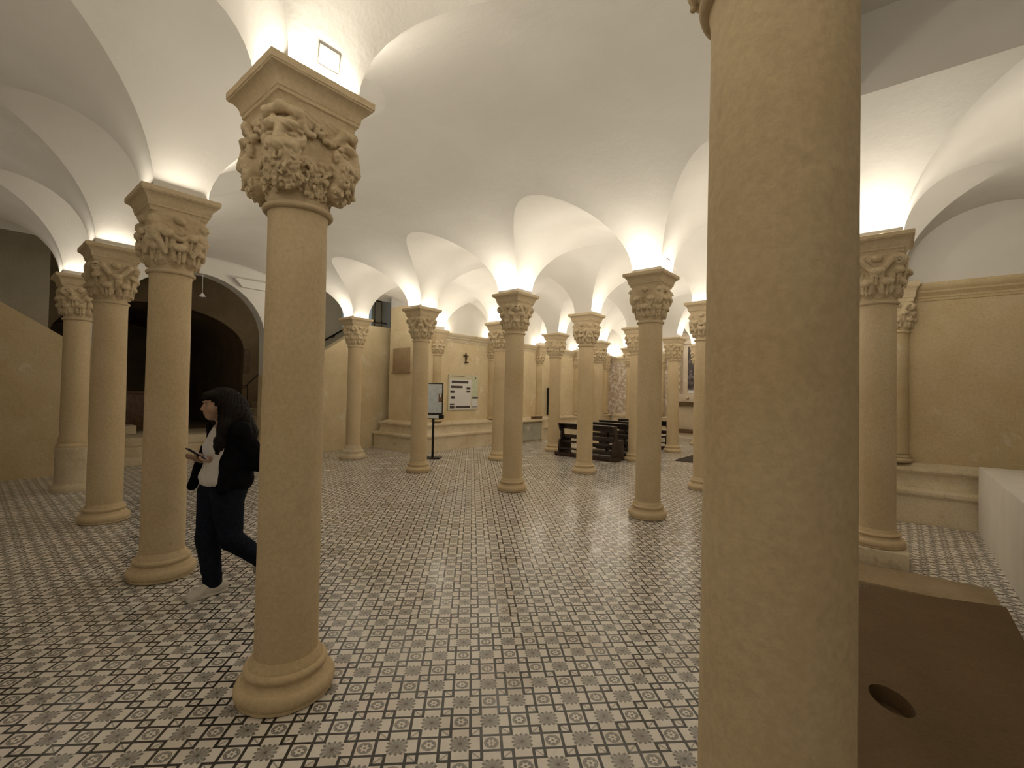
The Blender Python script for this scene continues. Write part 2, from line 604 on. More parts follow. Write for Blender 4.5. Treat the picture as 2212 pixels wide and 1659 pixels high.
def capital_mesh(kind, seed, h=.0052):
    rnd = random.Random(seed)
    G = Grid((-.31, -.31, -.01), (.31, .31, CAP_H + .012), h)

    def bell(X, Y, Z):
        t = np.clip((Z - .03) / .40, 0, 1)
        p = 2 + 5 * t**1.5
        R = .150 + .050 * t**1.6
        nrm = (np.abs(X)**p + np.abs(Y)**p + 1e-9)**(1 / p)
        d = (nrm - R) * .85
        return np.maximum(d, np.maximum(-Z + .0, Z - CAP_H))
    G.apply(bell, (-.3, -.3, -.05), (.3, .3, .5), .004)

    def pt(a, r, z): return (r * cos(a), r * sin(a), z)
    if kind == 'mask':
        for q in range(4):
            a = pi / 4 + q * pi / 2
            R = frame_at(a)
            G.ell(pt(a, .205, .27), (.075, .085, .12), .03, R=R)             # head
            G.ell(pt(a, .255, .335), (.045, .085, .03), .02, R=R)            # brow
            G.cap(pt(a, .285, .325), pt(a, .292, .225), .018, .030, .012)     # nose
            for sgn in (-1, 1):
                ae = a + sgn * .20
                G.ell(pt(ae, .272, .295), (.028, .030, .018), .010, 's', R=frame_at(ae))
                G.ell(pt(ae, .252, .293), (.016, .024, .013), .003, R=frame_at(ae))
                G.cap(pt(a + sgn * .08, .288, .325), pt(a + sgn * .36, .248, .318), .012, .008, .008)
                G.ell(pt(a + sgn * .17, .262, .235), (.03, .03, .028), .02, R=frame_at(ae))
                G.cap(pt(a + sgn * .03, .285, .205), pt(a + sgn * .22, .258, .185), .012, .010, .01)  # moustache
                # ear / horn curl running up under the abacus
                am = a + sgn * .46
                G.cap(pt(am, .220, .335), pt(a + sgn * .30, .255, .40), .020, .024, .014)
                G.ell(pt(a + sgn * .40, .232, .275), (.020, .016, .034), .010, R=frame_at(a + sgn * .4))
                G.cap(pt(a + sgn * .30, .255, .405), pt(a, .272, .418), .024, .026, .012)
            G.ell(pt(a, .232, .165), (.045, .085, .06), .03, R=R)            # beard
            G.ell(pt(a, .200, .105), (.04, .085, .06), .03, R=R)
            G.ell(pt(a, .266, .197), (.012, .026, .006), .004, 's', R=R)      # mouth
            for _ in range(230):                                              # curls
                da = rnd.uniform(-.80, .80); z = rnd.uniform(.05, .225)
                if abs(da) < .20 and z > .19: continue
                rs_ = np.arange(.32, .13, -.003)
                ii = [np.clip(np.round((v - G.lo[k]) / h).astype(int), 0, G.n[k] - 1) for k, v in enumerate((rs_ * cos(a + da), rs_ * sin(a + da), np.full_like(rs_, z)))]
                hit = np.nonzero(G.D[ii[0], ii[1], ii[2]] < 0)[0]
                r0 = rs_[hit[0]] if len(hit) else .165
                G.ell(pt(a + da, min(r0, .285) + .001, z), (.0095, .0078, .0165), .0035, R=[[v for v in row] for row in (Matrix.Rotation(a + da, 3, 'Z') @ Matrix.Rotation(rnd.uniform(-.9, .9), 3, 'X'))])
            # rosette and leaf band on the flat face
            am = q * pi / 2
            for k in range(5):
                tt = 2 * pi * k / 5
                G.ell((.212 * cos(am) - .022 * cos(tt) * sin(am), .212 * sin(am) + .022 * cos(tt) * cos(am), .375 + .022 * sin(tt)), (.016, .016, .016), .006)
            tx = (-sin(am), cos(am))
            for sgn in (-1, 1):
                G.cap((.205 * cos(am) + sgn * .03 * tx[0], .205 * sin(am) + sgn * .03 * tx[1], .335), (.20 * cos(am) + sgn * .15 * tx[0], .20 * sin(am) + sgn * .15 * tx[1], .365), .014, .018, .008)
    else:
        nl = 8
        for tier in (0, 1):
            for q in range(nl):
                a = (q + .5 * (tier == 1)) * 2 * pi / nl + (pi / 8 if kind == 'leafb' else 0)
                z0 = .055 + .10 * tier; zt = .185 + .105 * tier; rr = .165 + .012 * tier
                rt = .215 + .022 * tier + rnd.uniform(-.012, .012)
                wid = .050 if tier == 0 else .046
                G.ell(pt(a, rr + .006, (z0 + zt) / 2), (.034, wid * 1.22, (zt - z0) / 2 + .02), .022, R=tilt_frame(a, .22))
                G.ell(pt(a, rt - .008, zt), (.036, wid * 1.08, .030), .024, R=tilt_frame(a, .5))
                G.ell(pt(a, rt + .012, zt - .018), (.018, wid * .72, .022), .016, R=frame_at(a))
                G.cap(pt(a, rr + .030, z0), pt(a, rt + .010, zt + .01), .010, .009, .008)
                for sgn in (-1, 1):
                    for j in range(3):
                        zz = z0 + (zt - z0) * (.25 + .28 * j)
                        a2 = a + sgn * (.12 + .03 * j)
                        G.ell(pt(a2 + sgn * .03, rr + .026, zz), (.016, .016, .026), .010, R=frame_at(a2))
                        G.ell(pt(a + sgn * .055, rr + .038, zz + .012), (.010, .007, .026), .004, 's', R=frame_at(a))
        for q in range(4):
            a = pi / 4 + q * pi / 2
            if kind == 'leaf' or kind == 'leafb':
                G.ell(pt(a, .240, .375), (.060, .044, .060), .02, R=frame_at(a))
                G.ell(pt(a, .262, .378), (.030, .045, .028), .006, 's', R=frame_at(a))
                G.ell(pt(a, .262, .378), (.020, .034, .018), .004, R=frame_at(a))
                for sgn in (-1, 1):
                    G.cap(pt(a + sgn * .75, .195, .25), pt(a + sgn * .25, .24, .395), .024, .030, .018)
            elif kind == 'eagle':
                R = frame_at(a)
                G.ell(pt(a, .235, .30), (.05, .06, .10), .02, R=R)
                G.ell(pt(a, .262, .385), (.034, .032, .036), .012, R=R)
                G.cap(pt(a, .285, .385), pt(a, .305, .365), .014, .006, .008)
                for sgn in (-1, 1):
                    for j in range(5):
                        G.cap(pt(a + sgn * .20, .232, .33 - .012 * j), pt(a + sgn * (.62 - .03 * j), .215, .30 - .036 * j), .017, .012, .006)
            else:   # putto / drapery
                R = frame_at(a)
                G.ell(pt(a, .25, .375), (.040, .040, .046), .012, R=R)
                G.cap(pt(a, .282, .372), pt(a, .286, .362), .008, .010, .006)
                G.ell(pt(a, .232, .285), (.045, .055, .075), .02, R=R)
                for sgn in (-1, 1):
                    G.cap(pt(a + sgn * .18, .245, .30), pt(a + sgn * .75, .215, .255), .024, .018, .012)
                    G.cap(pt(a + sgn * .15, .24, .23), pt(a + sgn * .35, .222, .13), .026, .018, .012)
            # flower in the middle of each face under the abacus
            am = q * pi / 2
            G.ell(pt(am, .205, .405), (.030, .042, .034), .010, R=frame_at(am))
            G.ell(pt(am, .228, .405), (.014, .016, .014), .004, R=frame_at(am))
    s1, s2, s3 = [rnd.uniform(0, 6) for _ in range(3)]

    def worn(X, Y, Z):
        return .0034 * (np.sin(41 * X + s1) * np.sin(37 * Y + s2) * np.sin(45 * Z + s3)) + .0026 * np.sin(97 * X + s2 + 3 * np.sin(60 * Z)) * np.sin(91 * Y + s3) * np.sin(103 * Z + s1)
    G.apply(worn, (-.3, -.3, .03), (.3, .3, CAP_H - .02), .0, 'disp')
    return G.mesh('capital_' + kind)


CAPS = {'mask': capital_mesh('mask', 3, .0037), 'leaf': capital_mesh('leaf', 4), 'leafb': capital_mesh('leafb', 9),
        'eagle': capital_mesh('eagle', 6), 'putto': capital_mesh('putto', 11)}


def abacus_mesh(seed):
    rnd = random.Random(seed)
    lev = [(2.976, .190), (2.978, .198), (2.992, .200), (3.008, .207), (3.014, .216), (3.030, .217), (3.034, .221), (3.058, .225), (3.078, .234),
           (3.094, .248), (3.102, .260), (3.106, .268), (3.112, .269), (3.116, .274), (3.150, .274), (3.155, .268)]
    n = 14
    V = []; F = []
    ring = 4 * n
    for (z, s) in lev:
        for side in range(4):
            for k in range(n):
                t = -1 + 2 * k / n
                x, y = [(t, -1), (1, t), (-t, 1), (-1, -t)][side]
                j = rnd.uniform(-1, 1) * .0013
                V.append(((s + j) * x, (s + j) * y, z + rnd.uniform(-1, 1) * .0010))
    for i in range(len(lev) - 1):
        for k in range(ring):
            F.append((i * ring + k, i * ring + (k + 1) % ring, (i + 1) * ring + (k + 1) % ring, (i + 1) * ring + k))
    F.append(tuple(range(ring - 1, -1, -1)))
    F.append(tuple(range((len(lev) - 1) * ring, len(lev) * ring)))
    return mesh_from('abacus', V, F, True, 32)


ABACI = [abacus_mesh(s) for s in (1, 2, 3)]

BASE = [(.222, 0), (.231, .006), (.234, .016), (.232, .024), (.238, .030), (.243, .046), (.242, .062), (.236, .078), (.226, .088), (.212, .092), (.208, .098),
        (.194, .108), (.188, .120), (.191, .130), (.198, .134), (.203, .146), (.200, .158), (.192, .165), (.180, .170), (.178, .182), (.168, .195), (.161, .215)]
SHAFT = [(.1595, .215), (.1590, .40), (.1575, .80), (.156, 1.2), (.154, 1.6), (.152, 2.0), (.1505, 2.35), (.1505, 2.47), (.154, 2.500), (.157, 2.512)]
ASTR = [(.157, 2.506), (.166, 2.508), (.173, 2.516), (.175, 2.524), (.172, 2.533), (.164, 2.540), (.156, 2.543)]


def dens(prof, step=.06):
    out = [prof[0]]
    for (r0, z0), (r1, z1) in zip(prof, prof[1:]):
        k = max(1, int(abs(z1 - z0) / step))
        for i in range(1, k + 1):
            t = i / k
            out.append((r0 + (r1 - r0) * t, z0 + (z1 - z0) * t))
    return out


MESH = {}
for sd in range(3):
    MESH['base%d' % sd] = MB().lathe(BASE, 64, .004, sd).mesh('base', True, 38)
    MESH['shaft%d' % sd] = MB().lathe(dens(SHAFT), 64, .0016, sd + 5).mesh('shaft', True, 60)
MESH['astragal'] = MB().lathe(ASTR, 56, .001, 2).mesh('astragal', True, 60)
# bases that differ
MESH['base_rough'] = MB().lathe([(.27, 0), (.285, .02), (.28, .07), (.255, .11), (.232, .13), (.238, .17), (.225, .205), (.195, .22), (.19, .25), (.172, .28), (.163, .32)], 40, .014, 3).mesh('base', True, 50)
MESH['shaft_rough'] = MB().lathe(dens([(.1605, .32)] + SHAFT[1:]), 64, .0016, 9).mesh('shaft', True, 60)
MESH['pedestal'] = MB().lathe([(.235, 0), (.24, .03), (.235, .07), (.205, .10), (.197, .14), (.195, .52), (.20, .56), (.21, .60), (.205, .64)], 40, .006, 4).mesh('pedestal', True, 40)
MESH['base_on_pedestal'] = MB().lathe([(.19, .64), (.193, .66), (.185, .69), (.172, .70), (.178, .73), (.17, .76), (.161, .80)], 48, .003, 1).mesh('base', True, 40)
MESH['shaft_on_pedestal'] = MB().lathe(dens([(.1595, .80)] + SHAFT[2:]), 64, .0016, 9).mesh('shaft', True, 60)
MESH['plinth'] = MB().box((0, 0, .09), (.50, .50, .18)).mesh('plinth', bevel=.012)
MESH['base_on_plinth'] = MB().lathe([(r * .98, .18 + z * .8) for r, z in BASE], 64, .004, 7).mesh('base', True, 38)
MESH['shaft_on_plinth'] = MB().lathe(dens([(.1595, .352)] + SHAFT[1:]), 64, .0016, 9).mesh('shaft', True, 60)

LIGHTS = []


def strip_lights(x, y, rz, sides, power, ha=.232, ln=.34):
    """LED strips lying on the ledge of the capital, one per lit side, shining up at the springing"""
    for s in sides:
        a = rz + s * pi / 2
        LIGHTS.append((x + cos(a) * ha, y + sin(a) * ha, a, ln, sides[s] if isinstance(sides, dict) else power))


GROUP = 'stone columns of the crypt'
columns = []


def column(pos, label, cap, sides=(0, 1, 2, 3), variant=0, foot='std', power=1.0, rs=1.0):
    x, y = pos
    t = thing('stone_column', label, 'column', (x, y, 0), ROT, GROUP, 'thing')
    if foot == 'std':
        link('base', MESH['base%d' % variant], M['column'], t)
        sh = link('shaft', MESH['shaft%d' % variant], M['column'], t)
    elif foot == 'rough':
        link('base', MESH['base_rough'], M['bench'], t)
        sh = link('shaft', MESH['shaft_rough'], M['column'], t)
    elif foot == 'pedestal':
        p = link('pedestal', MESH['pedestal'], M['bench'], t); p['label'] = 'pale stone pedestal'
        link('base', MESH['base_on_pedestal'], M['column'], t)
        sh = link('shaft', MESH['shaft_on_pedestal'], M['column'], t)
    else:
        p = link('plinth', MESH['plinth'], M['bench'], t)
        link('base', MESH['base_on_plinth'], M['column'], t)
        sh = link('shaft', MESH['shaft_on_plinth'], M['column'], t)
    sh.scale = (rs, rs, 1)
    c = link('capital', CAPS[cap], M['carved'], t, (0, 0, 2.53))
    if cap != 'mask': c.rotation_euler = (0, 0, (variant % 4) * pi / 2)
    # the moulded slab and the collar belong to the capital
    link('astragal', MESH['astragal'], M['carved'], c, (0, 0, -2.53))
    link('abacus', ABACI[variant], M['carved'], c, (0, 0, -2.53))
    strip_lights(x, y, ROT, sides, power)
    columns.append(t)
    return t


def at(a, b, dx=0, dy=0):
    p = W(a, b)
    return (p.x + dx, p.y + dy)


ROW0 = {0: 1.6, 1: .35, 2: .6, 3: .8}
ROWE = {0: 1.4, 1: .7, 2: .9, 3: .25}
ROW0B = {0: 1.4, 1: .4, 2: .2, 3: .3}
ROWD = {0: .8, 1: .2, 2: .2, 3: .4}
ROW2 = {0: 1.4, 1: 1.1, 2: 1.45, 3: 1.1}
ALL = {0: 1.1, 1: 1.1, 2: 1.1, 3: 1.1}   # sides: 0 towards the altar (+b), 1 along +a, 2 away from the altar (-b), 3 along -a
column((.597, 1.045), 'huge nearest stone column on the right, its base and abacus cut off by the frame', 'leaf', ROWE, 0, rs=.975)
column(at(0, 0, -.03, 0), 'big column left of centre whose capital is carved with bearded masks', 'mask', ROW0, 1, rs=.97)
column(at(1, 0, .018, -.04), 'column immediately left of the walking woman, with a drapery-carved capital', 'putto', ROW0B, 2, rs=.98)
column(at(2, 0, -.002, -.01), 'column between the one beside the woman and the one on a pale pedestal', 'leafb', ROW0B, 0, rs=1.04)
column(at(3, 0), 'leftmost column, raised on a pale stone pedestal', 'leaf', ROWD, 1, 'pedestal')
column(at(-1, 2), 'column on a square plinth half hidden behind the huge nearest column', 'leafb', ROW2, 2, 'plinth')
column(at(0, 2, -.01, .02), 'column with an eagle-carved capital, last full one before the huge nearest column', 'eagle', ROW2, 1)
column(at(1, 2, .01, -.01), 'column in the middle of the photo with big volute-cornered capital', 'leaf', ROW2, 2)
column(at(2, 2, -.02, .03), 'column right beside the black information stand', 'leafb', ROW2, 0)
column(at(3, 2, -.02, .04), 'column with a rough spreading foot in front of the stair handrail', 'leaf', ROW2, 1, 'rough')
column(at(0, 3, -.01, .06), 'column whose right half is covered by the huge nearest column, above the dark carpet', 'putto', ALL, 0)
column(at(1, 3, -.02, -.01), 'column standing in front of the nearest dark pew', 'putto', {0: 1.1, 3: 1.1}, 1)
column(at(2, 3, .01, .01), 'column mostly covered by the middle column, to the right of the white wall panel', 'leafb', ALL, 2)
column(at(1, 4, -.01, -.04), 'column peeping out left of the eagle-capital column, behind the pew end', 'leaf', {0: 1.1, 1: 1.1, 3: 1.1}, 0)
column(at(2, 4, -.02, 0), 'column between the marble side altar and the first pew', 'eagle', {0: 1.1, 3: 1.1}, 1)
column(at(1, 5, .03, -.02), 'column right of the eagle-capital column, nearest to the altar painting', 'leafb', {0: 1.1, 1: 1.1, 3: 1.1}, 2)
column(at(2, 5), 'far column showing right behind the column before the nearest pew', 'putto', ALL, 0)
column(at(2, 6), 'farthest column, a sliver beside the speckled fresco wall', 'leaf', ALL, 1)
column(at(1, 6), 'far column hidden behind the carpet column, before the altar', 'leafb', ALL, 2)
column(at(0, 4), 'column of the right nave row screened by the huge nearest column', 'leaf', ALL, 0)
for (a, b) in ((0, 5), (0, 6)):
    strip_lights(*at(a, b), ROT, ALL, 1.0)
for a_, sd_ in ((-2, {0: 1.1}), (-1, {0: 1.5, 3: .9}), (0, {0: .9, 3: .9})):
    strip_lights(*at(a_, -1), ROT, sd_, 1)  # unseen strips added behind the camera to brighten column fronts, no capitals here
strip_lights(*at(-2, 2), ROT, {2: 1.2, 1: .8}, 1)

# ------------------------------------------------------------------ vault
Z0 = 3.155
IMP = .19
RISE = .92
NR = 1.075


def half_samples(nlev=16):
    """distance from the impost face and height over half of a normal bay"""
    R = BAY / 2 - IMP
    out = []
    for k in range(nlev + 1):
        ph = pi / 2 * k / nlev
        out.append((R * (1 - cos(ph)), RISE * sin(ph)))
    return out


def wide_samples(nlev=16):
    R = BAY - IMP
    out = []
    for k in range(nlev + 1):
        hh = RISE * sin(pi / 2 * k / nlev)
        ps = math.asin(min(1, hh / NR))
        out.append((R * (1 - cos(ps)), hh))
    ps0 = math.asin(RISE / NR)
    for k in range(1, 13):
        ps = ps0 + (pi / 2 - ps0) * k / 12
        out.append((R * (1 - cos(ps)), NR * sin(ps)))
    return out


def axis_samples(lines):
    """lines: list of (coordinate of column line, span to next ('n' normal, 'w' wide))"""
    S = []
    for i, (c, sp) in enumerate(lines):
        S.append((c * BAY - IMP, 0.0)); S.append((c * BAY + IMP, 0.0))
        if i + 1 < len(lines):
            nx = lines[i + 1][0]
            hs = half_samples() if sp == 'n' else wide_samples()
            for s, hgt in hs[1:]:
                S.append((c * BAY + IMP + s, hgt))
            for s, hgt in reversed(hs[1:-1]):
                S.append((nx * BAY - IMP - s, hgt))
    return S


def vault(a_lines, b_lines, ac, bc, hole=None):
    A = [s for s in axis_samples(a_lines)]
    B = [s for s in axis_samples(b_lines)]

    def clip(S, lo, hi):
        lo *= BAY; hi *= BAY
        out = []
        for (p, q) in zip(S, S[1:] + [None]):
            if lo <= p[0] <= hi: out.append(p)
            if q is not None:
                for e in (lo, hi):
                    if p[0] < e < q[0]:
                        t = (e - p[0]) / (q[0] - p[0]); out.append((e, p[1] + (q[1] - p[1]) * t))
        return out
    A = clip(A, *ac); B = clip(B, *bc)
    if hole:
        # the recess starts on the nearest existing mesh lines
        snap = lambda S, e: min((q[0] / BAY for q in S), key=lambda v: abs(v - e))
        hole = (snap(A, hole[0]), snap(A, hole[1]), snap(B, hole[2]), snap(B, hole[3]))
    V = []; F = []
    nb = len(B)
    for (a, ha) in A:
        for (b, hb) in B:
            V.append(W(a / BAY, b / BAY, Z0 + max(ha, hb)))
    for i in range(len(A) - 1):
        for j in range(nb - 1):
            q = [i * nb + j, (i + 1) * nb + j, (i + 1) * nb + j + 1, i * nb + j + 1]
            if hole:
                ca = (A[i][0] + A[i + 1][0]) / 2 / BAY; cb_ = (B[j][0] + B[j + 1][0]) / 2 / BAY
                ins = lambda x, y: hole[0] < x < hole[1] and hole[2] < y < hole[3]
                if ins(ca, cb_):
                    # raised flat recess: its sides rise from the cut edge
                    for (e0, e1, da, db) in ((q[0], q[1], 0, -1), (q[1], q[2], 1, 0), (q[2], q[3], 0, 1), (q[3], q[0], -1, 0)):
                        na = ca + da * .2 if da else ca
                        nb_ = cb_ + db * .2 if db else cb_
                        mid = (V[e0] + V[e1]) / 2
                        lim = {(0, -1): abs(B[j][0] / BAY - hole[2]), (1, 0): abs(A[i + 1][0] / BAY - hole[1]), (0, 1): abs(B[j + 1][0] / BAY - hole[3]), (-1, 0): abs(A[i][0] / BAY - hole[0])}[(da, db)]
                        if lim < 1e-4:
                            k0 = len(V); V.append(Vector((V[e0].x, V[e0].y, 4.72))); V.append(Vector((V[e1].x, V[e1].y, 4.72)))
                            F.append((e0, e1, k0 + 1, k0))
                    k0 = len(V)
                    for k in q: V.append(Vector((V[k].x, V[k].y, 4.72)))
                    F.append((k0, k0 + 1, k0 + 2, k0 + 3))
                    continue
            zs = [V[k].z for k in q]
            m = min(range(4), key=lambda k: zs[k])
            q = q[m:] + q[:m]
            if max(zs) - min(zs) < 1e-5: F.append(tuple(q))
            else:
                F.append((q[0], q[1], q[2])); F.append((q[0], q[2], q[3]))
    return V, F


al_hall = [(a, 'n') for a in range(-4, 5)]
bl = [(-2, 'n'), (-1, 'n'), (0, 'w'), (2, 'n'), (3, 'n'), (4, 'n'), (5, 'n'), (6, 'n'), (7, 'n'), (8, 'n')]
mb = MB()
mb.add(*vault(al_hall, bl, (-3.5, 3.66), (-1.12, 3.06), (-2.3, -.95, .25, 1.50)))
mb.add(*vault(al_hall, bl, (-.98, 2.98), (3.06, 7.16)))
me = mesh_from('ceiling', mb.V, mb.F, True, 17)
struct('ceiling', me, M['plaster'])
# flat ceiling over the stairwell
mb = MB().prism([tuple(W(a, b).xy) for a, b in ((3.66, -1.6), (7.2, -1.6), (7.2, 3.6), (3.66, 3.6))], 4.75, 4.85)
struct('ceiling', mb.mesh('ceiling'), M['plaster'])

# ------------------------------------------------------------------ floor
mb = MB().add([W(-4.2, -1.8), W(7.4, -1.8), W(7.4, 7.8), W(-4.2, 7.8)], [(0, 3, 2, 1)])
fl = struct('floor', fix_normals(mb.mesh('floor')), M['tiles'])

# ------------------------------------------------------------------ walls
def wall(name, poly_ab, z0, z1, m):
    me = fix_normals(MB().prism([tuple(W(a, b).xy) for a, b in poly_ab], z0, z1).mesh(name))
    return struct(name, me, m)


ZC = 3.13   # top of the cornice: stone below, plaster lunettes above
wall('wall_left', [(2.97, 2.78), (3.53, 2.78), (3.53, 3.6), (3.2, 3.6), (3.2, 7.5), (2.97, 7.5)], 0, ZC, M['wall_lit'])
wall('wall_left', [(2.97, 3.06), (3.2, 3.06), (3.2, 7.5), (2.97, 7.5)], ZC, 4.4, M['plaster'])
wall('wall_left', [(2.97, 2.785), (3.53, 2.785), (3.53, 3.055), (2.97, 3.055)], ZC, 3.80, M['wall_lit'])
wall('wall_left', [(2.97, 2.785), (3.53, 2.785), (3.53, 3.055), (2.97, 3.055)], 3.80, 4.4, M['plaster'])
wall('wall_back', [(-1.2, 7.15), (2.97, 7.15), (2.97, 7.5), (-1.2, 7.5)], 0, ZC, M['fresco'])
wall('wall_back', [(-1.2, 7.15), (2.97, 7.15), (2.97, 7.5), (-1.2, 7.5)], ZC, 4.4, M['plaster'])
wall('wall_right', [(-.97, 3.05), (-.97, 7.15), (-1.2, 7.15), (-1.2, 3.3), (-3.6, 3.3), (-3.6, 3.05)], 0, ZC, M['wall'])
wall('wall_right', [(-.97, 3.05), (-.97, 7.15), (-1.2, 7.15), (-1.2, 3.3), (-3.6, 3.3), (-3.6, 3.05)], ZC, 4.6, M['plaster'])
wall('wall_near', [(-3.6, -1.1), (3.6, -1.1), (3.6, -1.35), (-3.6, -1.35)], 0, 4.6, M['plaster'])
wall('wall_side', [(-3.5, -1.1), (-3.5, 3.05), (-3.7, 3.05), (-3.7, -1.1)], 0, 4.6, M['plaster'])

BENCH = [(-.02, 0), (.28, 0), (.28, .02), (.265, .05), (.262, .33), (.275, .35), (.295, .37), (.30, .39), (.295, .415), (.28, .43), (.255, .44),
         (.17, .445), (.165, .47), (.150, .50), (.146, .60), (.156, .62), (.175, .64), (.185, .665), (.18, .69), (.165, .705), (.11, .715), (.06, .74), (.035, .755), (-.02, .76)]
CORN = [(-.02, 2.90), (.015, 2.905), (.02, 2.935), (.03, 2.945), (.03, 2.965), (.045, 2.985), (.075, 3.01), (.08, 3.03), (.095, 3.045), (.12, 3.075), (.128, 3.10), (.128, 3.128), (-.02, 3.135)]


def trim(name, path, prof, m, side, sharp=30):
    V, F = sweep(path, prof, side)
    return struct(name, fix_normals(mesh_from(name, V, F, True, sharp)), m)


trim('trim_1', [(2.97, 7.15), (2.97, 2.78), (3.53, 2.78), (3.53, 3.55)], BENCH, M['bench'], 1)
trim('trim_2', [(2.97, 7.15), (2.97, 3.06)], CORN, M['bench'], 1)
trim('trim_3', [(-3.5, 3.05), (-.97, 3.05), (-.97, 7.15)], BENCH, M['bench'], 1)
trim('trim_4', [(-3.5, 3.05), (-.97, 3.05), (-.97, 7.15)], CORN, M['wall'], 1)
trim('trim_5', [(2.85, 7.15), (1.75, 7.15)], BENCH, M['bench'], -1)
trim('trim_6', [(2.9, 7.15), (1.75, 7.15)], CORN, M['bench'], -1)

# end wall of the hall: two sloping stair parapets and an arch between them
arch = []
cb, hw, zs, rr = .85, .58, 2.63, 1.25
for k in range(25):
    a = pi - pi * k / 24
    arch.append((cb + hw * cos(a), zs + rr * sin(a)))
left = [(-1.6, 0), (.27, 0), (.27, 2.2), (.10, 2.23), (-.59, 3.29), (-1.6, 3.29)]
right = [(1.43, 0), (3.55, 0), (3.55, 3.29), (2.553, 3.29), (1.62, 1.84), (1.43, 1.84)]
V, F = extrude_a(left, 3.67, 3.80)
struct('wall_stair_left', fix_normals(mesh_from('wall_stair', V, F, False)), M['wall'])
V, F = extrude_a(right, 3.67, 3.80)
struct('wall_stair_right', fix_normals(mesh_from('wall_stair', V, F, False)), M['wall_lit'])
poly = [(.10, 2.232), (.27, 2.202)] + arch + [(1.43, 1.842), (1.62, 1.842), (1.62, 4.75), (.10, 4.75)]
V, F = extrude_a(poly, 3.67, 3.80)
struct('wall_arch', fix_normals(mesh_from('wall_arch', V, F, False)), M['plaster'])
# moulding that runs across the end wall above the arch
mb = MB().add(*extrude_a([(1.20, 3.72), (1.66, 3.72), (1.66, 3.89), (1.13, 3.89)], 3.62, 3.67))
struct('trim_7', fix_normals(mb.mesh('trim')), M['plaster'])
# back wall of the stairwell with the deeper, lower arch
arch2 = []
for k in range(25):
    a = pi - pi * k / 24
    arch2.append((.83 + .80 * cos(a), 2.55 + .95 * sin(a)))
for (pl, mm) in (([(-1.6, 0), (.029, 0), (.029, 4.8), (-1.6, 4.8)], 'old_plaster'), ([(.03, 0)] + arch2 + [(1.63, 0), (1.98, 0), (1.98, 4.8), (.03, 4.8)], 'shaded_stone'),  # arch piece darkened by colour, as if in shade
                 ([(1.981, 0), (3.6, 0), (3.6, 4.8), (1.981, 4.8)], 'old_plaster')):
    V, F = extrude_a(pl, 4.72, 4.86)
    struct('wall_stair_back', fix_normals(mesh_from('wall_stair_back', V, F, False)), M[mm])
# passage beyond: barrel vault and end wall
V = []; F = []
N_ = len(arch2)
prof = [(.03, 0)] + arch2 + [(1.63, 0)]
for a in (4.80, 7.0):
    V += [W(a, b, z) for b, z in prof]
k = len(prof)
F = [(i, i + 1, k + i + 1, k + i) for i in range(k - 1)]
struct('wall_passage', mesh_from('wall_passage', V, F, True, 50), M['shaded_stone'])
wall('wall_passage_end', [(7.0, -.2), (7.0, 1.9), (7.1, 1.9), (7.1, -.2)], 0, 4, M['shaded_stone'])
for (b0, b1) in ((-1.6, -1.5), (3.5, 3.6)):
    wall('wall_stair_end', [(3.8, b0), (4.72, b0), (4.72, b1), (3.8, b1)], 0, 4.75, M['plaster'])
# landing behind the right parapet
wall('floor_landing', [(3.80, 3.0), (4.72, 3.0), (4.72, 3.5), (3.80, 3.5)], 3.0, 3.25, M['bench'])


# ------------------------------------------------------------------ engaged half columns along the walls
def half_mesh(me, normal):
    bm = bmesh.new(); bm.from_mesh(me)
    r = bmesh.ops.bisect_plane(bm, geom=bm.verts[:] + bm.edges[:] + bm.faces[:], plane_co=(0, 0, 0), plane_no=normal, clear_outer=True)
    out = bpy.data.meshes.new(me.name + '_half')
    bm.to_mesh(out); bm.free()
    out.polygons.foreach_set('use_smooth', [True] * len(out.polygons))
    out.set_sharp_from_angle(angle=radians(45))
    return out


HALF = {}
for k in ('shaft0', 'base0', 'astragal'):
    HALF[k] = half_mesh(MESH[k], (1, 0, 0))
HALF['cap'] = half_mesh(capital_mesh('leaf', 21, .008), (1, 0, 0))
HALF['capb'] = half_mesh(capital_mesh('putto', 22, .008), (1, 0, 0))
HALF['abacus'] = half_mesh(ABACI[0], (1, 0, 0))


def pilaster(a, b, rz, label, cap, sides):
    p = W(a, b)
    t = thing('engaged_column', label, 'pilaster', (p.x, p.y, .75), rz, 'engaged half columns along the crypt walls', 'thing')
    s = .82
    sh = link('shaft', HALF['shaft0'], M['wall'], t, (0, 0, -.75 + .55 - .0)); sh.scale = (s, s, .86)
    sh.location.z = .06
    sh.scale.z = (2.50 - .06 - .75 - .06) / (2.512 - .215); sh.location.z = .06 - .215 * sh.scale.z + .05
    bs = link('base', HALF['base0'], M['wall'], t, (0, 0, 0)); bs.scale = (s * .9, s * .9, .5)
    z = sh.location.z + 2.506 * sh.scale.z
    asx = link('astragal', HALF['astragal'], M['wall'], t, (0, 0, z - 2.506)); asx.scale = (s, s, 1)
    cp = link('capital', HALF[cap], M['carved'], t, (0, 0, z + .02)); cp.scale = (s, s, .86)
    zt = z + .02 + CAP_H * .86
    ab = link('abacus', HALF['abacus'], M['carved'], t, (0, 0, zt - 2.976 * ((3.155 - .75 - zt) / .179))); ab.scale = (s, s, (3.155 - .75 - zt) / .179)
    strip_lights(p.x, p.y, rz, sides, 1.0, .21, .28)
    return t


